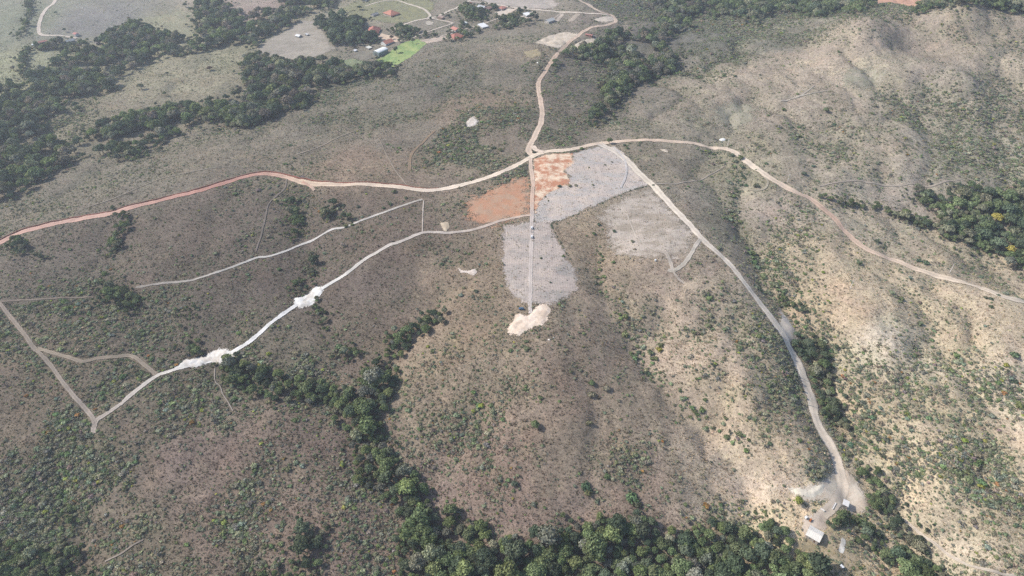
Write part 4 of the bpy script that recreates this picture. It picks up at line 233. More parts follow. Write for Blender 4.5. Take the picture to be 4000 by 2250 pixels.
HOUSES = [
('house', 'large house with a square terracotta roof in the olive pasture', -203.9, 1180.2, 0.831, 19.0, 21.4, 3.4, 'hip', (195, 130, 107), (198, 184, 169)),
('house', 'terracotta-roofed house tucked against the dark village grove', -219.9, 1092.9, -0.026, 18.8, 29.2, 3.2, 'hip', (186, 115, 98), (194, 174, 160)),
('house', 'white house with half cream, half terracotta roof above the white warehouse', -189.9, 1036.8, 0.781, 15.8, 13.2, 3.4, 'gable2', (187, 124, 105), (232, 230, 227)),
('warehouse', 'white warehouse with an arched roof at the edge of the bright green meadow', -193.9, 995.8, 0.953, 20.2, 11.6, 5.6, 'arch', (246, 247, 247), (145, 160, 155)),
('shed', 'pale flat-roofed shed in the dark yard beside the white warehouse', -216.4, 1024.1, 0.849, 7.2, 7.8, 2.6, 'mono', (231, 229, 218), (164, 155, 145)),
('house', 'small pale house with grey broken roof in the olive pasture', -232.0, 1178.6, 0.897, 12.9, 8.2, 2.4, 'gable', (149, 148, 146), (208, 205, 199)),
('hut', 'small pinkish brick hut at the village lane junction', -117.2, 1148.8, 1.108, 7.6, 9.8, 3.0, 'mono', (188, 162, 148), (199, 164, 145)),
('house', 'small white house with a terracotta roof beside the lower village lane', -89.2, 1087.7, 0.71, 10.1, 12.4, 3.0, 'gable', (201, 136, 118), (228, 223, 219)),
('house', 'cream house with a wide terracotta roof and blue awning below the lane', -85.9, 1044.6, 0.703, 18.8, 17.3, 3.2, 'hip', (184, 117, 98), (225, 198, 174)),
('house', 'long white flat-roofed house beside the diagonal village lane', -45.8, 1096.2, 0.607, 12.1, 15.4, 3.2, 'mono', (240, 240, 240), (205, 201, 197)),
('house', 'grey-roofed white house behind trees, leftmost on the upper village road', -50.8, 1189.8, 0.92, 10.0, 14.2, 3.0, 'gable', (196, 199, 204), (218, 218, 218)),
('house', 'brown tile-roofed house between hedges on the upper village road', -40.0, 1181.2, 0.981, 12.1, 8.4, 3.0, 'gable', (179, 143, 127), (194, 184, 174)),
('house', 'orange-roofed house at the corner of the upper village road', -16.8, 1179.0, 0.959, 13.1, 8.9, 3.2, 'hip', (207, 142, 124), (228, 223, 217)),
('house', 'bright white box-like house below the upper village road', 24.7, 1135.4, 0.518, 10.3, 11.9, 3.6, 'mono', (246, 246, 246), (184, 182, 182)),
('house', 'pale grey house standing alone on the brown plots', 59.4, 1095.5, 0.779, 15.3, 9.8, 3.4, 'gable', (204, 202, 197), (207, 199, 190)),
('shed', 'long narrow red brick shed on the cream building plot', 115.3, 1025.5, 1.065, 4.2, 11.1, 2.8, 'gable', (175, 118, 108), (178, 124, 108)),
('shed', 'tiny white-green shed between the two village lanes', -74.6, 1118.0, 0.984, 3.7, 5.5, 2.4, 'mono', (227, 236, 233), (174, 184, 180)),
('house', 'long red-roofed farmhouse by the trees beside the river forest', -716.0, 1039.2, 0.66, 11.4, 5.1, 3.2, 'gable', (188, 126, 115), (208, 194, 184)),
('barn', 'grey-roofed farm barn half hidden by trees near the river forest', -680.0, 1048.6, 0.914, 12.3, 8.6, 3.4, 'gable', (151, 157, 160), (116, 112, 108)),
('hut', 'tiny white hut with a red roof at the end of the top lane', -684.9, 1077.8, 0.973, 6.1, 7.1, 3.0, 'gable', (186, 117, 110), (228, 228, 228)),
('shed', 'small brown-roofed shed peeping out of the river forest', -640.2, 1050.8, 0.888, 7.5, 5.3, 2.8, 'gable', (164, 151, 142), (213, 207, 199)),
('shed', 'white-roofed shed in the round beige field', -337.0, 1082.2, 1.021, 7.3, 8.1, 2.4, 'gable', (236, 236, 236), (184, 180, 174)),
('shed', 'smaller grey-white shed beside the corral in the round beige field', -324.6, 1086.3, 1.011, 4.3, 5.8, 2.2, 'mono', (225, 225, 224), (164, 160, 155)),
('shed', 'grey-roofed shed at the top edge above the olive pasture', -262.8, 1267.6, 1.221, 11.0, 9.4, 2.8, 'gable', (176, 176, 176), (194, 190, 184)),
('barn', 'large grey-roofed barn in the weedy yard above the bottom forest', 187.2, 225.6, 0.897, 7.8, 8.0, 3.4, 'barn', (237, 230, 220), (190, 178, 164)),
('shed', 'small white-roofed shack at the end of the spur road', 217.4, 250.4, 1.023, 4.7, 3.9, 2.4, 'mono', (238, 234, 230), (184, 170, 159)),
('shed', 'tiny white-roofed shelter below the gravel strip', 198.8, 207.2, 0.547, 1.5, 2.2, 1.8, 'mono', (244, 244, 244), (164, 164, 164)),
('shed', 'tiny white shed on the drive left of the dark yard', -235.5, 1015.4, 0.971, 5.2, 4.5, 2.2, 'mono', (240, 241, 241), (184, 184, 184))]
GARDENS = [(-203.3, 1037.3), (-180.5, 1105.0), (-149.8, 1126.2), (-128.3, 1166.4), (-91.3, 1193.1), (-44.1, 1214.5), (4.3, 1176.2), (38.0, 1155.4), (44.9, 1106.9), (8.0, 1074.0), (-39.7, 1065.4), (-76.7, 1019.8), (-116.2, 1031.7), (-155.5, 1034.1)]
POLES = [(372.4, 453.3, 'wooden power pole standing beyond the eastern road below the forest'), (277.1, 428.0, 'pale power pole alone on the tan slope left of the eastern road'), (207.1, 379.4, 'power pole beside the spur road at its wide pale verge'), (214.7, 349.3, 'power pole at the spur road beside the gully trees'), (214.5, 324.1, 'power pole at the spur road, lowest before the road end'), (232.2, 661.9, 'power pole at the ridge road beside the white sand heap'), (273.9, 587.6, 'power pole at the inside of the eastern road bend')]
SITES = {'car_a': (17.6, 500.6), 'car_b': (17.3, 487.2), 'person': (17.5, 494.7), 'blue': (7.4, 396.5), 'brush': (17.8, 481.9), 'truck': (93.2, 995.6), 'redcar': (-71.3, 1228.2), 'tank': (-726.3, 1030.8), 'trough_a1': (197.7, 244.7), 'trough_a2': (199.9, 242.7), 'trough_b1': (209.8, 249.5), 'trough_b2': (206.0, 245.0), 'crate': (185.8, 237.2), 'machine': (188.2, 235.6), 'tank_b': (120.6, 454.4), 'tank_c': (-231.1, 1116.0), 'tank_d': (-185.3, 1116.3), 'tank_e': (121.6, 1025.3), 'heap': (231.6, 678.6), 'drone_tank': (35.8, 905.6), 'f0': (-7.4, 505.8), 'f1': (-7.5, 468.9), 'f2': (-7.6, 436.0), 'f3': (-6.9, 406.7), 'f4': (-6.3, 366.1), 'g0': (12.9, 589.1), 'g1': (12.9, 552.0), 'g2': (12.8, 531.9), 'rk1': (27.6, 364.3), 'rk2': (31.1, 366.4)}

# ------------------------------------------------------------------ terrain height
def hash2(ix, iy, seed):
    n = (ix.astype(np.int64)*374761393 + iy.astype(np.int64)*668265263 + seed*982451653) & 0xffffffff
    n = ((n ^ (n >> 13))*1274126177) & 0xffffffff
    return ((n ^ (n >> 16)) & 0xffffff)/float(0xffffff)
def vnoise(x, y, seed):
    ix = np.floor(x); iy = np.floor(y); fx = x-ix; fy = y-iy
    ix = ix.astype(np.int64); iy = iy.astype(np.int64)
    fx = fx*fx*(3-2*fx); fy = fy*fy*(3-2*fy)
    a = hash2(ix, iy, seed); b = hash2(ix+1, iy, seed); c = hash2(ix, iy+1, seed); d = hash2(ix+1, iy+1, seed)
    return a+(b-a)*fx+(c-a)*fy+(a-b-c+d)*fx*fy
def fbm(x, y, scale, octaves, seed):
    s = np.zeros(np.shape(x)); amp = 1.0; tot = 0.0
    for i in range(octaves):
        s += amp*vnoise(x/scale+17.3*i, y/scale-9.1*i, seed+i); tot += amp; amp *= .5; scale *= .5
    return s/tot*2-1
_C = np.array(CTRLW); _RC = 28.0
def _fit():
    n = len(_C); d = np.sqrt(((_C[:, None, :2]-_C[None, :, :2])**2).sum(2)+_RC*_RC)
    A = np.zeros((n+3, n+3)); A[:n, :n] = d-np.eye(n)*6.0; P = np.c_[np.ones(n), _C[:, :2]/500]
    A[:n, n:] = P; A[n:, :n] = P.T
    return np.linalg.solve(A, np.r_[_C[:, 2], 0, 0, 0])
_W = _fit()
def gully(x, y):
    """how deep in a wash a spot lies, 0 to 1"""
    wx_ = x+14*fbm(x, y, 40, 2, 81); wy_ = y+14*fbm(x, y, 40, 2, 83)
    return np.clip(1-np.abs(fbm(wx_, wy_*.75, 120, 3, 85))*2.6, 0, 1)**1.6
def rugged(x, y):
    """the smooth ridge tops and fields are little cut, the flanks deeply"""
    keep = np.exp(-(((x-30)/190)**2+((y-560)/190)**2)); far = np.clip((y-1000)/300, 0, .6)*(x < 250)
    return np.clip((.45+.75*np.clip((x+60)/220, 0, 1))*(1-.9*keep)-far, 0, 1.2)
def carved(x, y):
    """the creases that the streams have cut"""
    out = np.zeros(len(x))
    for dep, wid, pts in STREAMS:
        p = np.asarray(pts, float); k = np.where((x > p[:, 0].min()-90) & (x < p[:, 0].max()+90) & (y > p[:, 1].min()-90) & (y < p[:, 1].max()+90))[0]
        if not len(k): continue
        xs, ys = x[k], y[k]; best = np.full(len(k), 1e9); arc = np.zeros(len(k)); s0 = 0.0; tot = np.hypot(*np.diff(p, axis=0).T).sum()
        for a, b in zip(p[:-1], p[1:]):
            e = b-a; L = np.hypot(*e)+1e-9; t = np.clip(((xs-a[0])*e[0]+(ys-a[1])*e[1])/(L*L), 0, 1); d = np.hypot(xs-a[0]-t*e[0], ys-a[1]-t*e[1])
            m = d < best; best[m] = d[m]; arc[m] = s0+t[m]*L; s0 += L
        out[k] += dep*np.exp(-np.sqrt(best*best+9)/wid)*np.clip(arc/40, 0, 1)
    return out
def terrain(x, y):
    x = np.asarray(x, float); y = np.asarray(y, float); sh = x.shape; x = x.ravel(); y = y.ravel()
    out = np.empty(len(x)); n = len(_C)
    for i in range(0, len(x), 20000):
        xs = np.clip(x[i:i+20000], -1500, 1500); ys = np.clip(y[i:i+20000], -200, 1850)
        z = _W[n]+_W[n+1]*xs/500+_W[n+2]*ys/500
        for k in range(n):
            z += _W[k]*np.sqrt((xs-_C[k, 0])**2+(ys-_C[k, 1])**2+_RC*_RC)
        out[i:i+20000] = z
    far = np.clip((np.maximum(np.maximum(np.abs(x)-1250, 0), np.maximum(y-1650, -100-y)))/900, 0, 1)
    far = far*far*(3-2*far)
    out = out*(1-far)+far*(-70+60*fbm(x, y, 900, 3, 5))
    out -= carved(x+6*fbm(x, y, 30, 2, 87), y+6*fbm(x, y, 30, 2, 89))
    rg = rugged(x, y); out -= (6.3*gully(x, y)+1.6*gully(x*2.7+310, y*2.7-150)+.8*gully(x*5.5-90, y*5.5+70))*rg
    out += 1.8*fbm(x, y, 55, 3, 11)+.45*fbm(x, y, 9, 2, 31)
    return out.reshape(sh)


# ------------------------------------------------------------------ helpers
C = scene.collection
def lin(c, k=K):
    return tuple(((v/255/12.92) if v/255 <= .04045 else ((v/255+.055)/1.055)**2.4)/k for v in c)
def tag(o, label=None, cat=None, group=None, kind=None):
    for k_, v_ in (("label", label), ("category", cat), ("group", group), ("kind", kind)):
        if v_: o[k_] = v_
    return o
def mesh(name, verts, faces, smooth=False):
    m = bpy.data.meshes.new(name); m.from_pydata([tuple(map(float, v)) for v in verts], [], [tuple(map(int, f)) for f in faces])
    if smooth: m.polygons.foreach_set("use_smooth", [True]*len(m.polygons))
    m.update(); return m
def big_mesh(name, verts, quads, smooth=True):
    m = bpy.data.meshes.new(name); nv, nq = len(verts), len(quads)
    m.vertices.add(nv); m.vertices.foreach_set("co", np.asarray(verts, np.float32).ravel())
    m.loops.add(nq*4); m.loops.foreach_set("vertex_index", np.asarray(quads, np.int32).ravel())
    m.polygons.add(nq); m.polygons.foreach_set("loop_start", np.arange(0, nq*4, 4, dtype=np.int32))
    m.polygons.foreach_set("use_smooth", np.full(nq, smooth)); m.update(calc_edges=True); return m
def attr(m, name, data, typ='FLOAT'):
    a = m.attributes.new(name, typ, 'POINT'); data = np.asarray(data, np.float32)
    if typ == 'FLOAT_COLOR':
        if data.shape[1] == 3: data = np.c_[data, np.ones(len(data), np.float32)]
        a.data.foreach_set("color", data.ravel().astype(np.float32))
    else: a.data.foreach_set("value", data.ravel())
def obj(name, m, mat=None, parent=None, loc=(0, 0, 0), rz=0.0, scale=1.0):
    o = bpy.data.objects.new(name, m); C.objects.link(o)
    if mat is not None and len(m.materials) == 0: m.materials.append(mat)
    o.location = loc; o.rotation_euler = (0, 0, rz)
    o.scale = (scale,)*3 if not hasattr(scale, '__len__') else scale
    if parent is not None: o.parent = parent
    return o
def empty(name, loc, rz=0.0):
    o = bpy.data.objects.new(name, None); C.objects.link(o); o.location = loc; o.rotation_euler = (0, 0, rz); o.empty_display_size = .5
    return o
def box(x0, x1, y0, y1, z0, z1):
    v = [(x, y, z) for z in (z0, z1) for y in (y0, y1) for x in (x0, x1)]
    return v, [(0, 2, 3, 1), (4, 5, 7, 6), (0, 1, 5, 4), (2, 6, 7, 3), (0, 4, 6, 2), (1, 3, 7, 5)]
def join(*parts):
    V, Fc = [], []
    for v, f in parts:
        o = len(V); V += list(v); Fc += [tuple(i+o for i in q) for q in f]
    return V, Fc
def tube(p0, p1, r0, r1, n=6):
    p0, p1 = Vector(p0), Vector(p1); q = (p1-p0).to_track_quat('Z', 'Y'); v = []
    for p, r in ((p0, r0), (p1, r1)):
        for i in range(n):
            a = 2*math.pi*i/n; v.append(tuple(p+q @ Vector((math.cos(a)*r, math.sin(a)*r, 0))))
    return v, [(i, (i+1) % n, n+(i+1) % n, n+i) for i in range(n)]+[tuple(range(n-1, -1, -1)), tuple(range(n, 2*n))]
def in_poly(x, y, poly):
    p = np.asarray(poly); c = np.zeros(len(x), bool); j = len(p)-1
    for i in range(len(p)):
        (xi, yi), (xj, yj) = p[i], p[j]
        c ^= ((yi > y) != (yj > y)) & (x < (xj-xi)*(y-yi)/(yj-yi+1e-12)+xi); j = i
    return c
def seg_dist(x, y, pts, closed):
    p = np.asarray(pts); d = np.full(len(x), 1e9); n = len(p)
    for i in range(n if closed else n-1):
        a, b = p[i], p[(i+1) % n]; e = b-a; t = np.clip(((x-a[0])*e[0]+(y-a[1])*e[1])/(e @ e+1e-9), 0, 1)
        d = np.minimum(d, np.hypot(x-a[0]-t*e[0], y-a[1]-t*e[1]))
    return d
def smooth_line(pts, step):
    p = np.asarray(pts, float); p = np.r_[[2*p[0]-p[1]], p, [2*p[-1]-p[-2]]]; out = []
    for i in range(1, len(p)-2):
        a, b, c, d = p[i-1:i+3]; n = max(2, int(np.hypot(*(c-b))/step)+1)
        for t in np.arange(n)/n:
            out.append(.5*((2*b)+(c-a)*t+(2*a-5*b+4*c-d)*t*t+(3*b-a-3*c+d)*t**3))
    out.append(p[-2]); return np.array(out)
def idw(x, y, ctrl, power=3.0):
    c = np.asarray(ctrl, float); num = np.zeros((len(x), c.shape[1]-2)); den = np.zeros(len(x))
    for r in c:
        w = 1/(((x-r[0])**2+(y-r[1])**2+200.0)**(power/2)); num += w[:, None]*r[2:]; den += w
    return num/den[:, None]
cpi, spi = math.cos(math.radians(PITCH)), math.sin(math.radians(PITCH))
def in_view(x, y, z, m=1.0):
    d = y*cpi+(CAM_H-z)*spi; u = x/d*24/18; v = (y*spi-(CAM_H-z)*cpi)/d*24/18
    return (np.abs(u) < m) & (np.abs(v) < m*.5625), d

# ------------------------------------------------------------------ materials
def new_mat(name):
    m = bpy.data.materials.new(name); m.use_nodes = True; nt = m.node_tree; nt.nodes.clear()
    return m, nt, (lambda t, **kw: _node(nt, t, kw)), nt.links.new
def _node(nt, t, kw):
    n = nt.nodes.new(t)
    for k_, v_ in kw.items():
        if k_ in n.inputs: n.inputs[k_].default_value = v_
        else: setattr(n, k_, v_)
    return n
def ramp_val(N, Lk, src, lo, hi, a, b):
    n = N("ShaderNodeMapRange"); n.inputs[1].default_value = lo; n.inputs[2].default_value = hi; n.inputs[3].default_value = a; n.inputs[4].default_value = b
    Lk(src, n.inputs[0]); return n.outputs[0]
def math_(N, Lk, op, a, b):
    n = N("ShaderNodeMath", operation=op)
    for i, s in enumerate((a, b)):
        if isinstance(s, (int, float)): n.inputs[i].default_value = s
        else: Lk(s, n.inputs[i])
    return n.outputs[0]
def mixc(N, Lk, fac, a, b, blend='MIX'):
    n = N("ShaderNodeMix", data_type='RGBA', blend_type=blend)
    for i, s in ((0, fac), (6, a), (7, b)):
        if isinstance(s, (int, float)): n.inputs[i].default_value = s
        elif isinstance(s, tuple): n.inputs[i].default_value = s
        else: Lk(s, n.inputs[i])
    return n.outputs[2]
def noise(N, Lk, pos, scale, detail=3.0, rough=.6):
    n = N("ShaderNodeTexNoise", Scale=scale, Detail=detail, Roughness=rough); Lk(pos, n.inputs["Vector"]); return n.outputs[0]
def scale_col(N, Lk, col, fac):
    n = N("ShaderNodeVectorMath", operation='SCALE'); Lk(col, n.inputs[0]); Lk(fac, n.inputs[3]); return n.outputs[0]

def ground_material():
    m, nt, N, Lk = new_mat("dry_grassland"); out = N("ShaderNodeOutputMaterial"); b = N("ShaderNodeBsdfPrincipled", Roughness=.95)
    b.inputs["Specular IOR Level"].default_value = .1
    pos = N("ShaderNodeNewGeometry").outputs["Position"]; col = N("ShaderNodeAttribute", attribute_name="Col").outputs["Color"]
    a1 = ramp_val(N, Lk, noise(N, Lk, pos, .022, 5, .62), .3, .7, .84, 1.16)
    a2 = ramp_val(N, Lk, noise(N, Lk, pos, .28, 4, .7), .28, .72, .66, 1.34)
    a3 = ramp_val(N, Lk, noise(N, Lk, pos, 1.1, 3, .75), .25, .75, .58, 1.42)
    f = math_(N, Lk, 'MULTIPLY', math_(N, Lk, 'MULTIPLY', a1, a2), a3)
    olive = ramp_val(N, Lk, noise(N, Lk, pos, .05, 6, .7), .48, .68, 0, .25)
    c = mixc(N, Lk, olive, col, mixc(N, Lk, 1.0, col, (.86, 1.02, .80, 1), 'MULTIPLY'))
    red = ramp_val(N, Lk, noise(N, Lk, pos, .035, 4, .6), .52, .7, 0, .4)
    c = mixc(N, Lk, red, c, mixc(N, Lk, 1.0, c, (1.10, .97, .92, 1), 'MULTIPLY'))
    bare = ramp_val(N, Lk, noise(N, Lk, pos, .10, 6, .72), .54, .66, 0, .8)
    c = mixc(N, Lk, bare, c, mixc(N, Lk, 1.0, c, (1.28, 1.25, 1.22, 1), 'MULTIPLY'))
    Lk(scale_col(N, Lk, c, f), b.inputs["Base Color"])
    bp = N("ShaderNodeBump", Strength=.8, Distance=.35); Lk(math_(N, Lk, 'ADD', a2, a3), bp.inputs["Height"]); Lk(bp.outputs[0], b.inputs["Normal"])
    Lk(b.outputs[0], out.inputs[0]); return m
def sheet_material(name, grain=1.0, fine=.7, streak=None):
    """bare soil or mown grass laid on the ground; its ragged rim breaks up into the grass"""
    m, nt, N, Lk = new_mat(name); out = N("ShaderNodeOutputMaterial"); b = N("ShaderNodeBsdfPrincipled", Roughness=.95)
    b.inputs["Specular IOR Level"].default_value = .1
    pos = N("ShaderNodeNewGeometry").outputs["Position"]
    A = lambda n_, o_="Color": N("ShaderNodeAttribute", attribute_name=n_).outputs[o_]
    p2 = pos
    if streak is not None:
        mp = N("ShaderNodeMapping"); mp.inputs["Rotation"].default_value = (0, 0, streak); mp.inputs["Scale"].default_value = (.4, 1, 1); Lk(pos, mp.inputs[0]); p2 = mp.outputs[0]
    n1 = noise(N, Lk, p2, .09, 5, .65); n2 = noise(N, Lk, p2, fine, 4, .7); n3 = noise(N, Lk, pos, 1.6, 3, .7)
    mx = math_(N, Lk, 'MULTIPLY', ramp_val(N, Lk, n1, .44, .58, 0, 1), A("mix", "Fac"))
    c = mixc(N, Lk, mx, A("Col"), A("Col2"))
    f = math_(N, Lk, 'MULTIPLY', ramp_val(N, Lk, n2, .25, .75, 1-.3*grain, 1+.3*grain), ramp_val(N, Lk, n3, .25, .75, 1-.22*grain, 1+.22*grain))
    if streak is not None:
        wv = N("ShaderNodeTexWave", Scale=.16, Distortion=7.0, Detail=2.0); wv.inputs["Detail Scale"].default_value = .5; Lk(pos, wv.inputs["Vector"])
        f = math_(N, Lk, 'MULTIPLY', f, ramp_val(N, Lk, wv.outputs["Fac"], 0, 1, .93, 1.06))
    Lk(scale_col(N, Lk, c, f), b.inputs["Base Color"])
    bp = N("ShaderNodeBump", Strength=.5*grain, Distance=.2); Lk(math_(N, Lk, 'ADD', n2, n3), bp.inputs["Height"]); Lk(bp.outputs[0], b.inputs["Normal"])
    wob = math_(N, Lk, 'ADD', ramp_val(N, Lk, noise(N, Lk, pos, .7, 5, .75), .2, .8, -1.1, 1.1), ramp_val(N, Lk, noise(N, Lk, pos, .15, 2, .6), .2, .8, -.8, .8))
    e = math_(N, Lk, 'ADD', math_(N, Lk, 'DIVIDE', A("edge", "Fac"), A("soft", "Fac")), wob)
    al = ramp_val(N, Lk, e, -.14, .18, 0, 1)
    tr = N("ShaderNodeBsdfTransparent"); mix = N("ShaderNodeMixShader"); Lk(al, mix.inputs[0]); Lk(tr.outputs[0], mix.inputs[1]); Lk(b.outputs[0], mix.inputs[2])
    Lk(mix.outputs[0], out.inputs[0]); return m
def leaf_material():
    m, nt, N, Lk = new_mat("leaves"); out = N("ShaderNodeOutputMaterial")
    at = N("ShaderNodeAttribute", attribute_type='INSTANCER', attribute_name="tint")
    g = N("ShaderNodeNewGeometry"); v = ramp_val(N, Lk, g.outputs["Random Per Island"], 0, 1, .62, 1.45)
    nz = ramp_val(N, Lk, noise(N, Lk, g.outputs["Position"], .9, 3, .7), .3, .7, .75, 1.25)
    c = scale_col(N, Lk, at.outputs["Color"], math_(N, Lk, 'MULTIPLY', v, nz))
    d = N("ShaderNodeBsdfDiffuse"); t = N("ShaderNodeBsdfTranslucent"); mx = N("ShaderNodeMixShader"); mx.inputs[0].default_value = .22
    Lk(c, d.inputs[0]); Lk(mixc(N, Lk, 1.0, c, (1.1, 1.15, .6, 1), 'MULTIPLY'), t.inputs[0]); Lk(d.outputs[0], mx.inputs[1]); Lk(t.outputs[0], mx.inputs[2]); Lk(mx.outputs[0], out.inputs[0]); return m
_pm = {}
def paint(rgb, name="paint", rough=.8, var=.18, scale=1.2, metal=0.0, k=K):
    key = (rgb, name, rough)
    if key in _pm: return _pm[key]
    m, nt, N, Lk = new_mat(name); out = N("ShaderNodeOutputMaterial"); b = N("ShaderNodeBsdfPrincipled", Roughness=rough, Metallic=metal)
    pos = N("ShaderNodeNewGeometry").outputs["Position"]; rc = N("ShaderNodeRGB"); rc.outputs[0].default_value = lin(rgb, k)+(1,)
    f = math_(N, Lk, 'MULTIPLY', ramp_val(N, Lk, noise(N, Lk, pos, scale, 4, .65), .25, .75, 1-var, 1+var), ramp_val(N, Lk, noise(N, Lk, pos, scale*5, 2), .25, .75, 1-var*.6, 1+var*.6))
    Lk(scale_col(N, Lk, rc.outputs[0], f), b.inputs["Base Color"]); Lk(b.outputs[0], out.inputs[0]); _pm[key] = m; return m
M_GROUND = ground_material(); M_SOIL = sheet_material("bare_soil", .55); M_FIELD = sheet_material("mown_field", .8, .9, .9)
M_ROAD = sheet_material("dirt_road", .5, 1.2); M_LEAF = leaf_material(); M_BARK = paint((120, 105, 90), "bark", .9)

# ------------------------------------------------------------------ the ground
def axis(lo, hi, step0, step1, out_lo, out_hi, n_out=26):
    core = [lo]
    while core[-1] < hi: core.append(core[-1]+step0+(step1-step0)*(core[-1]-lo)/(hi-lo))
    t = np.linspace(0, 1, n_out+1)[1:]**2.2
    return np.r_[(lo-(lo-out_lo)*t)[::-1], core, core[-1]+(out_hi-core[-1])*t]
GX = axis(-1080, 960, 2.3, 2.3, -5500, 5500); GY = axis(170, 1480, 1.5, 3.8, -4500, 7500)
gx2, gy2 = np.meshgrid(GX, GY); GZ = terrain(gx2, gy2)
def ground_z(x, y):
    x = np.atleast_1d(np.asarray(x, float)); y = np.atleast_1d(np.asarray(y, float))
    i = np.clip(np.searchsorted(GX, x)-1, 0, len(GX)-2); j = np.clip(np.searchsorted(GY, y)-1, 0, len(GY)-2)
    a = (x-GX[i])/(GX[i+1]-GX[i]); b = (y-GY[j])/(GY[j+1]-GY[j])
    return GZ[j, i]*(1-a)*(1-b)+GZ[j, i+1]*a*(1-b)+GZ[j+1, i]*(1-a)*b+GZ[j+1, i+1]*a*b
def gz(x, y): return float(ground_z(x, y)[0])
nx, ny = len(GX), len(GY); idx = np.arange(nx*ny).reshape(ny, nx)
quads = np.stack([idx[:-1, :-1], idx[:-1, 1:], idx[1:, 1:], idx[1:, :-1]], -1).reshape(-1, 4)
gm = big_mesh("ground", np.c_[gx2.ravel(), gy2.ravel(), GZ.ravel()], quads)
tint_ctrl = np.array([t[:2]+lin(t[2:]) for t in GROUND_TINT])
wx = gx2.ravel()+22*fbm(gx2.ravel(), gy2.ravel(), 60, 3, 71); wy = gy2.ravel()+22*fbm(gx2.ravel(), gy2.ravel(), 60, 3, 91)
gcol = idw(wx, wy, tint_ctrl, 4.0)
def scrub_cover(x, y):
    den_ = idw(x, y, SHRUB_DENSITY, 3.5)[:, 0]
    return np.clip(den_*(.30+1.3*gully(x, y)+1.5*fbm(x, y, 34, 4, 51)+.8*fbm(x, y, 9, 2, 57))+.45*den_**2, .02*den_, 1), den_
core = (np.abs(gx2.ravel()) < 1100) & (gy2.ravel() > 150) & (gy2.ravel() < 1500); cov = np.zeros(len(gcol)); cov[core] = scrub_cover(gx2.ravel()[core], gy2.ravel()[core])[0]
gcol = gcol*(1-np.clip(cov*1.5, 0, .75)[:, None]*(1-np.array([.88, .92, .84])))
attr(gm, "Col", gcol, 'FLOAT_COLOR')
tag(obj("ground", gm, M_GROUND), "dry brown grassland of ridges and gullies", None, None, "structure")

def sheet(name, label, verts, quads_, col, col2, mix, edge, soft, mat):
    m = big_mesh(name, verts, quads_); attr(m, "Col", col, 'FLOAT_COLOR'); attr(m, "Col2", col2, 'FLOAT_COLOR')
    attr(m, "edge", edge); attr(m, "mix", np.full(len(verts), mix)); attr(m, "soft", np.full(len(verts), soft))
    return tag(obj(name, m, mat), label, None, None, "structure")
def patch(i, name, label, c1, c2, mix, soft, poly):
    p = np.asarray(poly); lo = p.min(0)-soft*1.5-1; hi = p.max(0)+soft*1.5+1; s = max(.8, float((hi-lo).max())/220)
    xs = np.arange(lo[0], hi[0]+s, s); ys = np.arange(lo[1], hi[1]+s, s); X, Y = np.meshgrid(xs, ys); x, y = X.ravel(), Y.ravel()
    d = seg_dist(x, y, p, True)*np.where(in_poly(x, y, p), 1, -1)
    nn = len(xs); I = np.arange(len(x)).reshape(len(ys), nn); q = np.stack([I[:-1, :-1], I[:-1, 1:], I[1:, 1:], I[1:, :-1]], -1).reshape(-1, 4)
    q = q[d[q].max(1) > -soft*1.8-.3]; used = np.unique(q); rm = np.full(len(x), -1); rm[used] = np.arange(len(used)); q = rm[q]
    x, y, d = x[used], y[used], d[used]; z = ground_z(x, y)+.10+.006*i
    if name == "sand_patch" or "sand" in label: z = z+np.clip(d, 0, 2.5)/2.5*(.35+.75*np.abs(fbm(x, y, 7, 3, 95))+.25*fbm(x, y, 2.5, 2, 97))
    n = len(x)
    sheet(name, label, np.c_[x, y, z], q, np.tile(lin(c1), (n, 1)), np.tile(lin(c2), (n, 1)), mix*2, d, soft, M_FIELD if name == "field" else M_SOIL)
for i, p in enumerate(PATCHES): patch(i, *p)
ROAD_LINES = []
def road(i, name, label, width, stops, pts):
    width *= 1.16
    line = smooth_line(pts, 2.2); t = np.gradient(line, axis=0); t /= np.hypot(t[:, 0], t[:, 1])[:, None]+1e-9; nrm = np.c_[-t[:, 1], t[:, 0]]
    s = np.r_[0, np.cumsum(np.hypot(*np.diff(line, axis=0).T))]; ROAD_LINES.append((line[::2], width))
    wl = width/2*(1+.36*fbm(s, s*0+i*7, 14, 3, 3)); wr = width/2*(1+.36*fbm(s, s*0+i*7+50, 14, 3, 4))
    ac = np.linspace(-1, 1, 9); soft = min(.75, .15*width); V, E, Cc = [], [], []
    base = np.array([[np.interp(a, [q[0] for q in stops], [q[1][k] for q in stops]) for k in range(3)] for a in s/s[-1]])
    for a in ac:
        off = np.where(a < 0, wr, wl)*a*1.15+np.sign(a)*soft
        xy = line+nrm*off[:, None]; V.append(np.c_[xy, ground_z(xy[:, 0], xy[:, 1])+.34+.006*i])
        E.append(np.where(a < 0, wr, wl)-np.abs(off)); rut = 1.06 if .2 < abs(a) < .7 else (.88 if abs(a) < .2 else .92)
        Cc.append(np.array([lin(c) for c in base])*rut)
    V = np.stack(V, 1); n, k = V.shape[:2]; I = np.arange(n*k).reshape(n, k)
    q = np.stack([I[:-1, :-1], I[1:, :-1], I[1:, 1:], I[:-1, 1:]], -1).reshape(-1, 4)[:, ::-1]
    col = np.stack(Cc, 1).reshape(-1, 3)
    sheet(name, label, V.reshape(-1, 3), q, col, col*.84, .9, np.stack(E, 1).ravel(), soft, M_ROAD)
    return line, nrm, wl, s
main_road = None
for i, r in enumerate(ROADS):
    res = road(i, *r)
    if i == 0: main_road = res
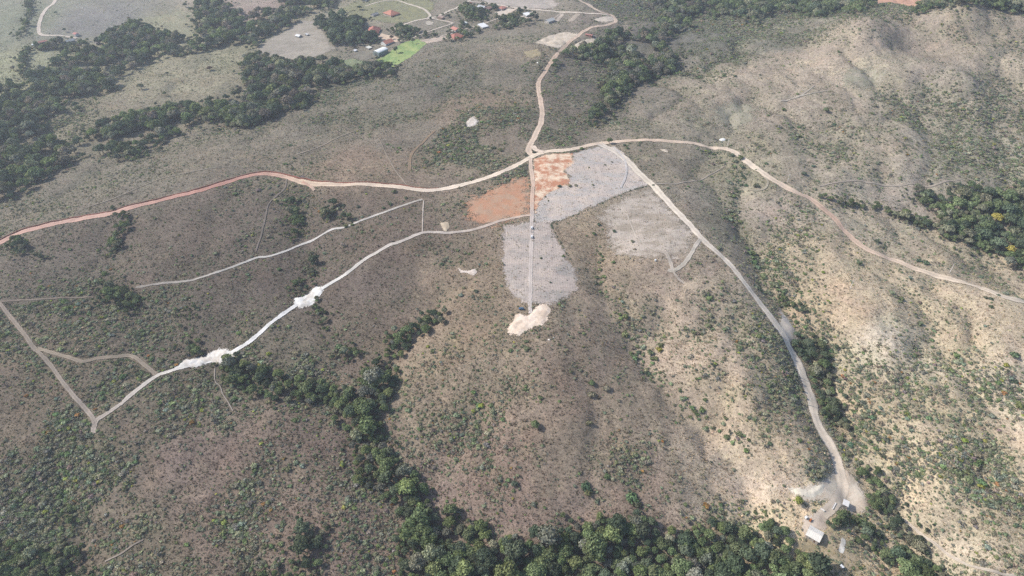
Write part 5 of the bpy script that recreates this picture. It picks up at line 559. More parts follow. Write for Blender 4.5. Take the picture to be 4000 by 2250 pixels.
# cut bank along the upper side of the pink road: a steep little face of earth above the wheel tracks
line, nrm, wl, s = main_road; sel = s < s[-1]*.40; ln, nr, w_, s_ = line[sel], nrm[sel], wl[sel], s[sel]
h = (.75+.5*fbm(s_, s_*0, 25, 3, 8))*np.clip((s_[-1]-s_)/40, 0, 1); V, Cc = [], []
gb = idw(ln[:, 0], ln[:, 1], tint_ctrl, 4.0)
for off, hh, kk in ((0, .02, 0), (.45, 1, 0), (1.3, .9, 1), (3.6, -.15, 1)):
    xy = ln+nr*(w_+.3+off)[:, None]; V.append(np.c_[xy, ground_z(xy[:, 0], xy[:, 1])+.25+h*hh]); Cc.append(gb if kk else np.tile(lin((150, 92, 78)), (len(ln), 1)))
V = np.stack(V, 1); n, k = V.shape[:2]; I = np.arange(n*k).reshape(n, k); q = np.stack([I[:-1, :-1], I[1:, :-1], I[1:, 1:], I[:-1, 1:]], -1).reshape(-1, 4)[:, ::-1]
bm_ = big_mesh("earth_bank", V.reshape(-1, 3), q, False); attr(bm_, "Col", np.stack(Cc, 1).reshape(-1, 3), 'FLOAT_COLOR')
tag(obj("earth_bank", bm_, M_GROUND), "low red earth bank along the upper edge of the pink road", None, None, "structure")

# ------------------------------------------------------------------ plants
TINT = {"dark": (.098, .122, .078), "green": (.142, .174, .086), "olive": (.205, .206, .138), "yellow": (.24, .26, .07), "gold": (.40, .34, .09),
        "lime": (.172, .202, .088), "grey": (.185, .19, .15), "russet": (.14, .095, .075), "brown": (.205, .178, .145), "bamboo": (.17, .185, .10), "bare": (.17, .15, .145), "orange": (.26, .15, .06)}
bmi = bmesh.new(); bmesh.ops.create_icosphere(bmi, subdivisions=1, radius=1); ICO = np.array([v.co[:] for v in bmi.verts]); ICOF = [tuple(v.index for v in f.verts) for f in bmi.faces]; bmi.free()
def clump(c, r, leaves, size, g, flat=.85):
    """a puff of foliage: an uneven body and leaf sprays standing out of it"""
    v = ICO*(r*.80*(1+g.uniform(-.34, .26, (len(ICO), 1))))*np.array([1, 1, flat])+c
    V = [tuple(p) for p in v]; Fc = list(ICOF)
    for _ in range(leaves):
        d = g.normal(size=3); d[2] = abs(d[2])*.9-.25; d /= np.linalg.norm(d)+1e-9
        p = np.asarray(c)+d*r*g.uniform(.8, 1.15)*np.array([1, 1, flat]); nrm_ = d+g.normal(size=3)*.55; nrm_ /= np.linalg.norm(nrm_)
        a = np.cross(nrm_, g.normal(size=3)); a /= np.linalg.norm(a)+1e-9; b = np.cross(nrm_, a); s1, s2 = size*g.uniform(.6, 1.3), size*g.uniform(.5, 1.0)
        k = len(V); V += [tuple(p-a*s1), tuple(p-b*s2), tuple(p+a*s1), tuple(p+b*s2)]; Fc.append((k, k+1, k+2, k+3))
    return V, Fc
def crown_mesh(name, seed, n, cr, spread, zc, zs, leaves=64, size=.115):
    g = np.random.default_rng(seed); parts = [clump(np.array([0, 0, zc]), cr*1.25, leaves, size, g)]
    for i in range(n):
        a = 2.4*i+g.uniform(-.4, .4); rr = spread*math.sqrt((i+.6)/n)*g.uniform(.85, 1.1); z = zc+zs*(1-(rr/spread)**2)*g.uniform(.6, 1.1)-zs*.35
        parts.append(clump(np.array([math.cos(a)*rr, math.sin(a)*rr, z]), cr*g.uniform(.75, 1.2), leaves, size, g))
    m = mesh(name, *join(*parts)); m.materials.append(M_LEAF); return m
def trunk_parts(seed, zc, spread):
    g = np.random.default_rng(seed); top = (g.uniform(-.08, .08), g.uniform(-.08, .08), zc*.72); ps = [tube((0, 0, -.15), top, .085, .055, 6)]
    for i in range(4):
        a = i*1.57+g.uniform(-.4, .4); ps.append(tube(top, (top[0]+math.cos(a)*spread*.55, top[1]+math.sin(a)*spread*.55, zc+g.uniform(0, .2)), .045, .018, 5))
    return join(*ps)
SPEC = [(11, .36, .62, 1.25, .50), (9, .40, .60, 1.10, .42), (13, .32, .66, 1.35, .60), (8, .42, .56, 1.45, .70), (12, .34, .68, 1.05, .35), (10, .38, .60, 1.30, .55), (15, .30, .68, 1.20, .50), (7, .45, .52, 1.20, .50)]
CROWNS, TRUNKS, WHOLE = [], [], []
for i, (n, cr, sp_, zc, zs) in enumerate(SPEC):
    CROWNS.append(crown_mesh("crown", 100+i, n, cr, sp_, zc, zs)); tv = trunk_parts(200+i, zc, sp_); t_ = mesh("trunk", *tv); t_.materials.append(M_BARK); TRUNKS.append(t_)
    cv = [v.co[:] for v in CROWNS[-1].vertices]; cf = [tuple(p.vertices) for p in CROWNS[-1].polygons]; m = mesh("forest_tree", *join((cv, cf), tv)); m.materials.append(M_LEAF); m.materials.append(M_BARK)
    m.polygons.foreach_set("material_index", [0]*len(cf)+[1]*len(tv[1])); WHOLE.append(m)
def bare_crown(seed):
    g = np.random.default_rng(seed); ps = []
    for i in range(26):
        a = g.uniform(0, 6.28); r = g.uniform(.3, .95); z = 1.2+g.uniform(-.1, .65)*(1.1-r); e = (math.cos(a)*r, math.sin(a)*r, z)
        ps.append(tube((e[0]*.25, e[1]*.25, .95), e, .03, .01, 4))
        for _ in range(3): ps.append(tube(e, (e[0]+g.uniform(-.25, .25), e[1]+g.uniform(-.25, .25), e[2]+g.uniform(.02, .25)), .012, .004, 3))
        ps.append(clump(np.array(e), .10, 6, .07, g))
    m = mesh("crown", *join(*ps)); m.materials.append(M_LEAF); return m
CROWN_BARE = bare_crown(5)
def bamboo_mesh(seed):
    g = np.random.default_rng(seed); ps = []
    for i in range(60):
        a = g.uniform(0, 6.28); r = .95*math.sqrt(g.uniform(0, 1)); z = 1.35*(1-.55*r*r)*g.uniform(.75, 1.08); d = np.array([math.cos(a), math.sin(a), 0]); p = d*r*.55
        q = d*r+np.array([0, 0, z]); w_ = np.cross(d, [0, 0, 1])*.07
        k = [tuple(p-w_*.4), tuple(p+w_*.4), tuple((p+q)/2+np.array([0, 0, .35])+w_), tuple((p+q)/2+np.array([0, 0, .35])-w_), tuple(q+d*.12-np.array([0, 0, .1]))]
        ps.append((k, [(0, 1, 2, 3), (3, 2, 4)])); ps.append(clump(q-d*.1, .13, 9, .12, g))
    m = mesh("bamboo_clump", *join(*ps)); m.materials.append(M_LEAF); return m
SHRUBS = []
for i in range(8):
    g = np.random.default_rng(300+i); ps = [clump(np.array([0, 0, .42]), .55, 26, .20, g)]
    for j in range(4):
        a = j*1.57+g.uniform(-.6, .6); ps.append(clump(np.array([math.cos(a)*.5, math.sin(a)*.5, g.uniform(.25, .5)]), g.uniform(.28, .48), 16, .17, g))
    v_, f_ = join(*ps); m = mesh("shrub", [(a, b, c*.78) for a, b, c in v_], f_); m.materials.append(M_LEAF); SHRUBS.append(m)
SCRAGGLY = []
for i in range(4):
    g = np.random.default_rng(330+i); ps = []
    for j in range(9):
        a = g.uniform(0, 6.28); e = np.array([math.cos(a)*g.uniform(.2, .9), math.sin(a)*g.uniform(.2, .9), g.uniform(.25, .9)]); ps.append(tube((0, 0, -.05), tuple(e), .05, .02, 3)); ps.append(clump(e, .17, 11, .13, g))
    m = mesh("shrub", *join(*ps)); m.materials.append(M_LEAF); SCRAGGLY.append(m)
TUFTS = []
for i in range(5):
    g = np.random.default_rng(360+i); V, Fc = [], []
    for j in range(11):
        a = g.uniform(0, 6.28); d = np.array([math.cos(a), math.sin(a), 0]); w_ = np.array([-d[1], d[0], 0])*g.uniform(.14, .26); p = d*g.uniform(0, .55); q = p+d*g.uniform(.15, .5)+np.array([0, 0, g.uniform(.45, 1.0)])
        k = len(V); V += [tuple(p-w_-np.array([0, 0, .1])), tuple(p+w_-np.array([0, 0, .1])), tuple(q)]; Fc.append((k, k+1, k+2))
    m = mesh("grass_tuft", V, Fc); m.materials.append(M_LEAF); TUFTS.append(m)

def scatter(name, label, meshes, x, y, z, rad, tint, kind_idx, mat_rot):
    """a mass nobody could count: one object whose points carry a plant each"""
    col = bpy.data.collections.new(name+"_kinds")
    for i, m in enumerate(meshes):
        col.objects.link(bpy.data.objects.new("%s_kind_%02d" % (name, i), m))
    pm = bpy.data.meshes.new(name); pm.vertices.add(len(x)); pm.vertices.foreach_set("co", np.c_[x, y, z].astype(np.float32).ravel())
    attr(pm, "tint", tint, 'FLOAT_COLOR'); attr(pm, "rad", rad); attr(pm, "rot", mat_rot)
    a = pm.attributes.new("pick", 'INT', 'POINT'); a.data.foreach_set("value", np.asarray(kind_idx, np.int32))
    o = tag(obj(name, pm), label, None, None, "stuff")
    ng = bpy.data.node_groups.new(name, 'GeometryNodeTree'); ng.interface.new_socket("Geometry", in_out='INPUT', socket_type='NodeSocketGeometry'); ng.interface.new_socket("Geometry", in_out='OUTPUT', socket_type='NodeSocketGeometry')
    n_ = ng.nodes; gi = n_.new("NodeGroupInput"); go = n_.new("NodeGroupOutput"); ci = n_.new("GeometryNodeCollectionInfo"); ci.inputs[0].default_value = col; ci.inputs[1].default_value = True; ci.inputs[2].default_value = True
    ip = n_.new("GeometryNodeInstanceOnPoints"); ip.inputs["Pick Instance"].default_value = True
    def na(nm, dt):
        q_ = n_.new("GeometryNodeInputNamedAttribute"); q_.data_type = dt; q_.inputs[0].default_value = nm; return q_.outputs[0]
    Lk = ng.links.new; cx = n_.new("ShaderNodeCombineXYZ"); Lk(na("rot", 'FLOAT'), cx.inputs[2])
    Lk(gi.outputs[0], ip.inputs["Points"]); Lk(ci.outputs[0], ip.inputs["Instance"]); Lk(na("pick", 'INT'), ip.inputs["Instance Index"]); Lk(cx.outputs[0], ip.inputs["Rotation"]); Lk(na("rad", 'FLOAT'), ip.inputs["Scale"])
    Lk(ip.outputs[0], go.inputs[0]); md = o.modifiers.new("plants", 'NODES'); md.node_group = ng
    return o

def near_road(x, y, pad):
    bad = np.zeros(len(x), bool)
    for ln_, w_ in ROAD_LINES:
        lo, hi = ln_.min(0)-10, ln_.max(0)+10; k = np.where((x > lo[0]) & (x < hi[0]) & (y > lo[1]) & (y < hi[1]) & ~bad)[0]
        if len(k): bad[k] |= seg_dist(x[k], y[k], ln_[::3] if len(ln_) > 12 else ln_, False) < w_/2+pad[k]
    return bad
def on_patch(x, y, shrink=0.0):
    bad = np.zeros(len(x), bool)
    for nme, lb, c1, c2, mx_, soft, poly in PATCHES:
        if nme == "meadow" and "hill" in lb or nme == "pasture" or "weedy" in lb: continue
        p = np.asarray(poly); k = np.where((x > p[:, 0].min()) & (x < p[:, 0].max()) & (y > p[:, 1].min()) & (y < p[:, 1].max()))[0]
        if len(k): bad[k] |= in_poly(x[k], y[k], p)
    return bad
def on_field(x, y):
    m = np.zeros(len(x), bool); c = np.zeros((len(x), 3))
    for nme, lb, c1, c2, mx_, soft, poly in PATCHES:
        if nme == "field":
            k = in_poly(x, y, poly); m |= k; c[k] = lin(c1)
    return m, c
def near_house(x, y, pad):
    bad = np.zeros(len(x), bool)
    for h_ in HOUSES: bad |= np.hypot(x-h_[2], y-h_[3]) < max(h_[5], h_[6])*.62+pad
    return bad

# forest trees
fx, fy, fr, ft, fk = [], [], [], [], []
FT_MIX = {"river": ("dark", "green", "dark", "grey", "dark", "brown", "green", "dark", "olive", "green", "lime", "dark"), "grove": ("dark", "dark", "dark", "green"), "ravine": ("dark", "green", "dark", "brown", "green", "grey", "green", "olive"), "gallery": ("dark", "green", "green", "lime", "green", "dark", "olive", "green", "grey", "green", "lime", "dark", "green")}
for key, poly in FOREST.items():
    p = np.asarray(poly); lo, hi = p.min(0), p.max(0); far = p[:, 1].mean() > 800
    sp_ = 6.6 if far else 4.9
    if key in ("river", "ravine", "grove"): sp_ = 7.2
    if key not in ("river", "ravine", "gallery", "east", "hillwood", "toprightb", "grove"): sp_ = 3.8 if not far else 4.6
    xs = np.arange(lo[0]-14, hi[0]+14, sp_); ys = np.arange(lo[1]-14, hi[1]+14, sp_*.88); X, Y = np.meshgrid(xs, ys); X = X+(np.arange(len(ys)) % 2)[:, None]*sp_/2
    x = X.ravel()+rng.uniform(-.42, .42, X.size)*sp_; y = Y.ravel()+rng.uniform(-.42, .42, X.size)*sp_
    wxx = x+5*fbm(x, y, 22, 3, 41); wyy = y+5*fbm(x, y, 22, 3, 43); ins = in_poly(wxx, wyy, p); d = seg_dist(x, y, p, True)
    if key == "gallery": ins |= d < 3.5
    fringe = ~ins & (rng.uniform(size=len(x)) < .55*np.exp(-d/(1.3*sp_))*(1+fbm(x, y, 25, 2, 47))) & (d < 3*sp_)
    gap = (fbm(x, y, 24, 2, 45) < (-.22 if key == 'river' else -.34)) & (d > 4) if key in ("river", "ravine") else np.zeros(len(x), bool)
    keep_ = (ins & ~gap & (rng.uniform(size=len(x)) > .05)) | fringe; x, y, d, fringe = x[keep_], y[keep_], d[keep_], fringe[keep_]; big = np.clip(d/9, .0, 1)*~fringe
    r = sp_*rng.lognormal(-.42, .32, len(x))*(.80+.42*big)*np.where(fringe, .6, 1); ok = ~near_road(x, y, r*.75+.3) & ~near_house(x, y, r*.5) & ~(fringe & on_patch(x, y))
    x, y, r = x[ok], y[ok], np.clip(r[ok], 1.0, 8.5); mixn = FT_MIX.get(key, ("dark", "green", "green", "olive"))
    pk = np.floor((fbm(x, y, 34, 2, 61)*.9+.5+rng.normal(0, .16, len(x)))*len(mixn)).astype(int) % len(mixn)
    fx.append(x); fy.append(y); fr.append(r); ft += [mixn[int(q)] for q in pk]; fk += [key]*len(x)
gpoly = np.array(GARDENS); n_ = 1300; x = rng.uniform(gpoly[:, 0].min(), gpoly[:, 0].max(), n_); y = rng.uniform(gpoly[:, 1].min(), gpoly[:, 1].max(), n_); ok = in_poly(x, y, gpoly) & (fbm(x, y, 40, 2, 66) > -.15); x, y = x[ok], y[ok]; r = rng.lognormal(.98, .32, len(x))
ok = ~near_road(x, y, r+.5) & ~near_house(x, y, r*.4) & ~on_patch(x, y); fx.append(x[ok]); fy.append(y[ok]); fr.append(r[ok]); ft += [("dark", "dark", "green", "olive")[i % 4] for i in range(int(ok.sum()))]; fk += ["village"]*int(ok.sum())
fx, fy, fr = map(np.concatenate, (fx, fy, fr)); ft = np.array(ft); fk = np.array(fk); fz = ground_z(fx, fy)
ok, fd = in_view(fx, fy, fz, 1.12)
for t_ in TREES: ok &= (np.hypot(fx-t_[0], fy-t_[1]) > t_[2]*.9+fr*.5) & ~((np.abs(fx-t_[0]) < t_[2]*.8) & (fy < t_[1]) & (fy > t_[1]-t_[2]*1.6))
fx, fy, fr, fz, ft, fk, fd = fx[ok], fy[ok], fr[ok], fz[ok], ft[ok], fk[ok], fd[ok]
ftint = np.array([TINT[t] for t in ft])*rng.lognormal(0, .20, (len(ft), 1))*rng.uniform(.95, 1.05, (len(ft), 3))
fkind = rng.integers(0, len(WHOLE), len(fx)); frot = rng.uniform(0, 6.28, len(fx))
inn, _ = in_view(fx, fy, fz, .99); rank = np.argsort(-(fr/fd)*inn); N_TREES = 270
single = np.zeros(len(fx), bool); single[rank[:N_TREES]] = True
WHERE = {"village": "in the village gardens", "river": "in the river forest", "grove": "in the dark village grove", "ravine": "in the ravine forest beside the north road", "gallery": "in the gallery forest along the bottom", "clump": "in the round clump above the gallery forest", "gully": "in the gully beside the spur road", "gullytop": "at the top of the gully beside the spur road", "gullylow": "in the gully below the road end", "yardrow": "in the row beside the barn yard", "yardclump": "in the clump beside the barn", "east": "in the forest below the eastern road", "eaststrip": "in the thin strip below the eastern road", "southwest": "in the forest at the bottom corner", "swdell": "in the dell near the bottom corner", "southclump": "in the clump beside the gallery forest"}
WORD = {"lime": "bright lime-green", "dark": "dark green", "green": "mid green", "olive": "olive green", "yellow": "bright yellow-green", "grey": "grey-green", "brown": "brownish", "bamboo": "pale feathery green", "gold": "yellow-flowering", "russet": "reddish-brown", "bare": "leafless grey", "orange": "orange-leaved"}
def tree(name, x, y, r, tint, k, rz, label, cat, group=None, zs=1.0, crown=None):
    e = empty(name, (x, y, gz(x, y)-.1), rz); tag(e, label, cat, group); e.scale = (r, r, r*zs)
    c = obj("crown", crown or CROWNS[k], None, e); c["tint"] = tuple(float(v) for v in tint); obj("trunk", TRUNKS[k], None, e); return e
SECTION = {"gallery": [(-150, "in the upper arm of the gallery forest"), (-60, "at the bend of the gallery forest"), (20, "in the bottom forest left of the middle"), (95, "in the middle of the bottom forest"), (999, "in the bottom forest near the barn")],
           "river": [(-560, "in the river forest at the left edge"), (-430, "in the river forest below the tan hill"), (-300, "in the river forest round the tan hill"), (999, "in the river forest towards the bright meadow")]}
q1, q2 = np.quantile(fr[single], [.33, .67])
for i in np.where(single)[0]:
    wh = WHERE.get(fk[i], "in the small tree clumps along the gullies"); t = ft[i]
    if fk[i] in SECTION: wh = next(w_ for lim, w_ in SECTION[fk[i]] if fx[i] < lim)
    sz = "small" if fr[i] < q1 else "broad" if fr[i] > q2 else "middle-sized"
    tree("forest_tree", float(fx[i]), float(fy[i]), float(fr[i]), ftint[i], int(fkind[i]), float(frot[i]), "%s %s tree %s" % (sz, WORD[t], wh), "tree", "%s %s trees %s" % (sz, WORD[t], wh))
k = ~single
scatter("forest", "dense mass of dark green forest trees filling the valleys", WHOLE, fx[k], fy[k], fz[k]-.1, fr[k], ftint[k], fkind[k], frot[k])
# lone trees
BAMBOO = bamboo_mesh(9)
for j, (x, y, r, h_, t, lb) in enumerate(TREES):
    tn = np.array(TINT[t])
    if t == "bamboo":
        o = tag(obj("bamboo_clump", BAMBOO, None, None, (x, y, gz(x, y)), j*1.3, (r, r, h_/1.45)), lb, "bamboo"); o["tint"] = tuple(map(float, tn)); continue
    tree("lone_tree", x, y, r, tn, j % len(CROWNS), j*2.1, lb, "tree", None, h_/(r*1.75), CROWN_BARE if t == "bare" else None)

# shrubs
n_c = 620000; v_ = rng.uniform(0, 1, n_c); yy = 195+1285*v_**np.where(np.arange(n_c) % 3 == 0, 1.5, .85); xx = rng.uniform(-1, 1, n_c)*(yy*.70+250)
zz = ground_z(xx, yy); ok, dd = in_view(xx, yy, zz, 1.06); xx, yy, zz, dd = xx[ok], yy[ok], zz[ok], dd[ok]
pr, den = scrub_cover(xx, yy); ok = rng.uniform(size=len(xx)) < pr*.95
xx, yy, zz, dd, den, cl = xx[ok], yy[ok], zz[ok], dd[ok], den[ok], pr[ok]
rr = rng.lognormal(-.28, .42, len(xx))*(.72+.35*den+.75*cl); rr = np.clip(rr, .35, 3.0)
infor = np.zeros(len(xx), bool)
for poly in FOREST.values(): infor |= in_poly(xx, yy, poly)
ok = ~infor & ~near_road(xx, yy, rr*.8+.2) & ~on_patch(xx, yy) & ~near_house(xx, yy, 0); xx, yy, zz, rr, den = xx[ok], yy[ok], zz[ok], rr[ok], den[ok]
kinds_ = np.array(["olive", "olive", "olive", "green", "green", "dark", "grey", "grey", "brown", "brown", "yellow", "orange"]); pw = np.array([.17, .15, .11, .11, .07, .05, .10, .08, .08, .06, .015, .005])
tt = rng.choice(kinds_, len(xx), p=pw/pw.sum())
ex, ey, er, et = [], [], [], []
for sp_, r_, t_, pts in ROWS:
    ln_ = smooth_line(pts, sp_*.7); jit = .5 if r_ < .8 else 1.5; ln_ = ln_[(rng.uniform(size=len(ln_)) < .75) & ((fbm(ln_[:, 0], ln_[:, 1], 20, 2, 33) > -.25) | (r_ < .8))]
    ex += list(ln_[:, 0]+rng.normal(0, r_*jit, len(ln_))); ey += list(ln_[:, 1]+rng.normal(0, r_*jit, len(ln_))); er += list(r_*rng.lognormal(-.18, .42, len(ln_))); et += [t_ if r_ < .8 else (t_, "olive", "green", "dark")[int(q)] for q in rng.choice(4, len(ln_), p=[.55, .2, .15, .1])]
xx = np.r_[xx, ex]; yy = np.r_[yy, ey]; rr = np.r_[rr, er]; tt = np.r_[tt, et]; zz = ground_z(xx, yy); iv, dd = in_view(xx, yy, zz, .985)
stint = 1.16*np.array([TINT[t] for t in tt])*rng.lognormal(0, .16, (len(tt), 1))*rng.uniform(.88, 1.12, (len(tt), 3)); sk = rng.integers(0, 12, len(xx)); sk = np.where(np.isin(tt, ["grey", "brown"]) & (rng.uniform(size=len(xx)) < .6), 8+sk % 4, sk % 8); srot = rng.uniform(0, 6.28, len(xx))
ALLS = SHRUBS+SCRAGGLY
AREAS = [(-330, 330, "on the brushy slope at the bottom left"), (-150, 300, "on the dry brown slope beside the gallery forest"), (20, 330, "on the central spur above the bottom forest"), (150, 320, "on the pale slope beside the lower spur road"), (330, 300, "on the tan hillside at the bottom right"), (300, 480, "on the tan slope right of the gully"), (120, 460, "on the spur between the sand clearing and the spur road"), (-250, 470, "on the brown slopes crossed by the white track"), (-420, 600, "below the pink road"), (150, 650, "near the ridge road"), (550, 700, "on the eastern hillside"), (-300, 900, "on the slopes above the pink road"), (0, 1000, "near the village"), (450, 900, "on the far pale hills")]
def area(x, y): return min(AREAS, key=lambda a_: (a_[0]-x)**2+(a_[1]-y)**2)[2]
for x, y, r, t in SPOTS:
    k_ = random.randrange(len(SHRUBS)); o = obj("bush", SHRUBS[k_], None, None, (x, y, gz(x, y)), random.uniform(0, 6.28), (r, r, r*1.15)); o["tint"] = tuple(float(v*random.uniform(.85, 1.15)) for v in TINT[t])
    tag(o, "large %s bush %s" % (WORD[t], area(x, y)), "bush", "%s bushes %s" % (WORD[t], area(x, y)))
rank = np.argsort(-(rr/dd)*iv); sing = np.zeros(len(xx), bool); sing[rank[:250]] = True
for i in np.where(sing)[0]:
    o = obj("shrub", ALLS[int(sk[i])], None, None, (float(xx[i]), float(yy[i]), float(zz[i])-.05), float(srot[i]), float(rr[i])); o["tint"] = tuple(map(float, stint[i])); a_ = area(xx[i], yy[i])
    sz = "broad" if rr[i] > 2.3 else "tall" if rr[i] > 1.9 else "low"
    tag(o, "%s %s shrub %s" % (sz, WORD[tt[i]], a_), "shrub", "%s %s shrubs %s" % (sz, WORD[tt[i]], a_))
k = ~sing
scatter("scrub_vegetation", "scattered low shrubs over all the dry slopes", ALLS, xx[k], yy[k], zz[k]-.05, rr[k], stint[k], sk[k], srot[k])
print("forest trees", len(fx), "shrubs", len(xx))
# grass tufts
n_c = 330000; v_ = rng.uniform(0, 1, n_c); ty = 195+800*v_**1.25; tx = rng.uniform(-1, 1, n_c)*(ty*.70+250); tz = ground_z(tx, ty); ok, _ = in_view(tx, ty, tz, 1.03); tx, ty, tz = tx[ok], ty[ok], tz[ok]
ok = (rng.uniform(size=len(tx)) < .62+.6*fbm(tx, ty, 16, 3, 77)) & ~near_road(tx, ty, np.full(len(tx), .1)) & ~(on_patch(tx, ty) & ~(on_field(tx, ty)[0] & (rng.uniform(size=len(tx)) < .45))); tx, ty, tz = tx[ok], ty[ok], tz[ok]
tc = idw(tx, ty, tint_ctrl, 4.0); fm, fc = on_field(tx, ty); tc[fm] = fc[fm]*1.02; tz = tz+fm*.1
tc = tc*rng.lognormal(.05, .28, (len(tx), 1))*rng.uniform(.93, 1.07, (len(tx), 3))
scatter("grass", "tufts of dry grass over the slopes", TUFTS, tx, ty, tz, rng.lognormal(-.45, .3, len(tx)), tc, rng.integers(0, 5, len(tx)), rng.uniform(0, 6.28, len(tx)))
print("tufts", len(tx))
# ------------------------------------------------------------------ buildings
M_GLASS = paint((60, 66, 72), "window_glass", .25, .05); M_DOOR = paint((120, 92, 72), "door_wood", .7)
WIN = mesh("window", *box(-.6, .6, -.05, .05, -.5, .5)); WIN.materials.append(paint((225, 220, 212), "window_frame", .6)); PANE = mesh("pane", *box(-.5, .5, -.075, -.052, -.4, .4)); PANE.materials.append(M_GLASS)
DOOR = mesh("door", *box(-.45, .45, -.06, .06, 0, 2.05)); DOOR.materials.append(M_DOOR); KNOB = mesh("handle", *box(.26, .34, -.12, -.062, .95, 1.05)); KNOB.materials.append(paint((190, 190, 190), "handle_metal", .3))
def slab(p, t):
    """a roof panel: four corners in order, thickened upwards"""
    a, b, c, d = [Vector(q) for q in p]; n = (b-a).cross(d-a).normalized()*t; v = [tuple(q) for q in (a, b, c, d)]+[tuple(q+n) for q in (a, b, c, d)]
    return v, [(3, 2, 1, 0), (4, 5, 6, 7), (0, 1, 5, 4), (1, 2, 6, 5), (2, 3, 7, 6), (3, 0, 4, 7)]
def building(name, label, x, y, ang, L, W, h, kind, rc, wc):
    if kind in ("gable", "gable2", "barn", "arch") and W > L: L, W, ang = W, L, ang+math.pi/2
    pts = [(x+math.cos(ang)*a*L/2-math.sin(ang)*b*W/2, y+math.sin(ang)*a*L/2+math.cos(ang)*b*W/2) for a in (-1, 0, 1) for b in (-1, 0, 1)]
    zs = [gz(*p) for p in pts]; z0 = sum(zs)/len(zs); drop = z0-min(zs)+.4
    e = tag(empty(name, (x, y, z0), ang), label, name); hl, hw = L/2-.35, W/2-.35; wm = paint(wc, "wall_plaster", .85); rm = paint(rc, "roof_sheet", .75, .14, .5)
    ov = .35; rise = W*.5*{"gable": .42, "gable2": .42, "barn": .30, "hip": .40, "mono": .0, "arch": .34}[kind]
    if kind == "mono":
        v, f = box(-hl, hl, -hw, hw, -drop, h); v = [(a, b, (c+b*.08 if c > 0 else c)) for a, b, c in v]; obj("wall", mesh("wall", v, f), wm, e)
        zf = lambda yy_: h+.03+yy_*.08
        r = obj("roof", mesh("roof", *slab([(-L/2, -W/2, zf(-W/2)), (L/2, -W/2, zf(-W/2)), (L/2, W/2, zf(W/2)), (-L/2, W/2, zf(W/2))], .12)), rm, e)
        ribs = [box(a-.05, a+.05, -W/2+.05, W/2-.05, h+.10, h+.21) for a in np.arange(-L/2+.6, L/2-.3, 1.1)]
        if ribs: obj("roof_ribs", mesh("roof_ribs", [(a, b, c+b*.08) for a, b, c in join(*ribs)[0]], join(*ribs)[1]), rm, r)
    elif kind == "arch":
        obj("wall", mesh("wall", *box(-hl, hl, -hw, hw, -drop, h)), wm, e); n = 10; P_ = []
        for i in range(n+1):
            a = math.pi*i/n; P_.append((math.cos(a)*W/2, h+.02+math.sin(a)*rise))
        V = [(sx*L/2, b, c+t) for t in (0, .14) for sx in (-1, 1) for b, c in P_]; m = n+1; F_ = []
        for i in range(n):
            F_ += [(i, m+i, m+i+1, i+1), (2*m+i, 2*m+i+1, 3*m+i+1, 3*m+i), (i, i+1, 2*m+i+1, 2*m+i), (m+i, 3*m+i, 3*m+i+1, m+i+1)]
        F_ += [(0, 2*m, 3*m, m), (n, m+n, 3*m+n, 2*m+n)]
        r = obj("roof", mesh("roof", V, F_), rm, e)
        for sx in (-1, 1):
            G = [(sx*hl, b*.93, c-.03) for b, c in P_]; obj("gable_end", mesh("gable_end", G, [tuple(range(len(G))) if sx > 0 else tuple(reversed(range(len(G))))]), wm, e)
        rb = [tube((a, P_[i][0], P_[i][1]+.15), (a, P_[i+1][0], P_[i+1][1]+.15), .06, .06, 4) for a in np.arange(-L/2+1, L/2, 2.4) for i in range(n)]
        obj("roof_ribs", mesh("roof_ribs", *join(*rb)), rm, r)
        obj("big_door", mesh("big_door", *box(-hl-.08, -hl-.003, -W*.22, W*.22, 0, h*.8)), paint((96, 100, 104), "door_metal", .6), e)
    elif kind == "hip":
        obj("wall", mesh("wall", *box(-hl, hl, -hw, hw, -drop, h)), wm, e); rl = max(L-W, L*.18)/2 if L >= W else .6; rw = 0 if L >= W else max(W-L, W*.18)/2
        b_ = [(-L/2-ov, -W/2-ov, h), (L/2+ov, -W/2-ov, h), (L/2+ov, W/2+ov, h), (-L/2-ov, W/2+ov, h)]; t_ = [(-rl, -rw, h+rise), (rl, -rw, h+rise), (rl, rw+.05, h+rise), (-rl, rw+.05, h+rise)]
        r = obj("roof", mesh("roof", b_+t_, [(3, 2, 1, 0), (0, 1, 5, 4), (1, 2, 6, 5), (2, 3, 7, 6), (3, 0, 4, 7), (4, 5, 6, 7)]), rm, e)
        for a, b in ((0, 4), (1, 5), (2, 6), (3, 7)): obj("ridge_tile", mesh("ridge_tile", *tube(b_[a], t_[b-4], .14, .14, 5)), rm, r)
        obj("ridge_tile", mesh("ridge_tile", *tube(t_[0], t_[2], .14, .14, 5)), rm, r)
        obj("veranda", mesh("veranda", *join(*[box(a-.09, a+.09, -hw-1.6, -hw-1.42, -drop, h*.8) for a in np.linspace(-hl, hl, 4)], slab([(-hl-.2, -hw-1.8, h*.78), (hl+.2, -hw-1.8, h*.78), (hl+.2, -hw-.02, h*.9), (-hl-.2, -hw-.02, h*.9)], .1))), rm, e)
    else:
        v = [(-hl, -hw, -drop), (hl, -hw, -drop), (hl, hw, -drop), (-hl, hw, -drop), (-hl, -hw, h), (hl, -hw, h), (hl, hw, h), (-hl, hw, h), (-hl, 0, h+rise*.93), (hl, 0, h+rise*.93)]
        obj("wall", mesh("wall", v, [(3, 2, 1, 0), (0, 1, 5, 4), (2, 3, 7, 6), (1, 2, 6, 9, 5), (3, 0, 4, 8, 7), (4, 5, 9, 8), (6, 7, 8, 9)]), wm, e); k_ = rise/(W/2)
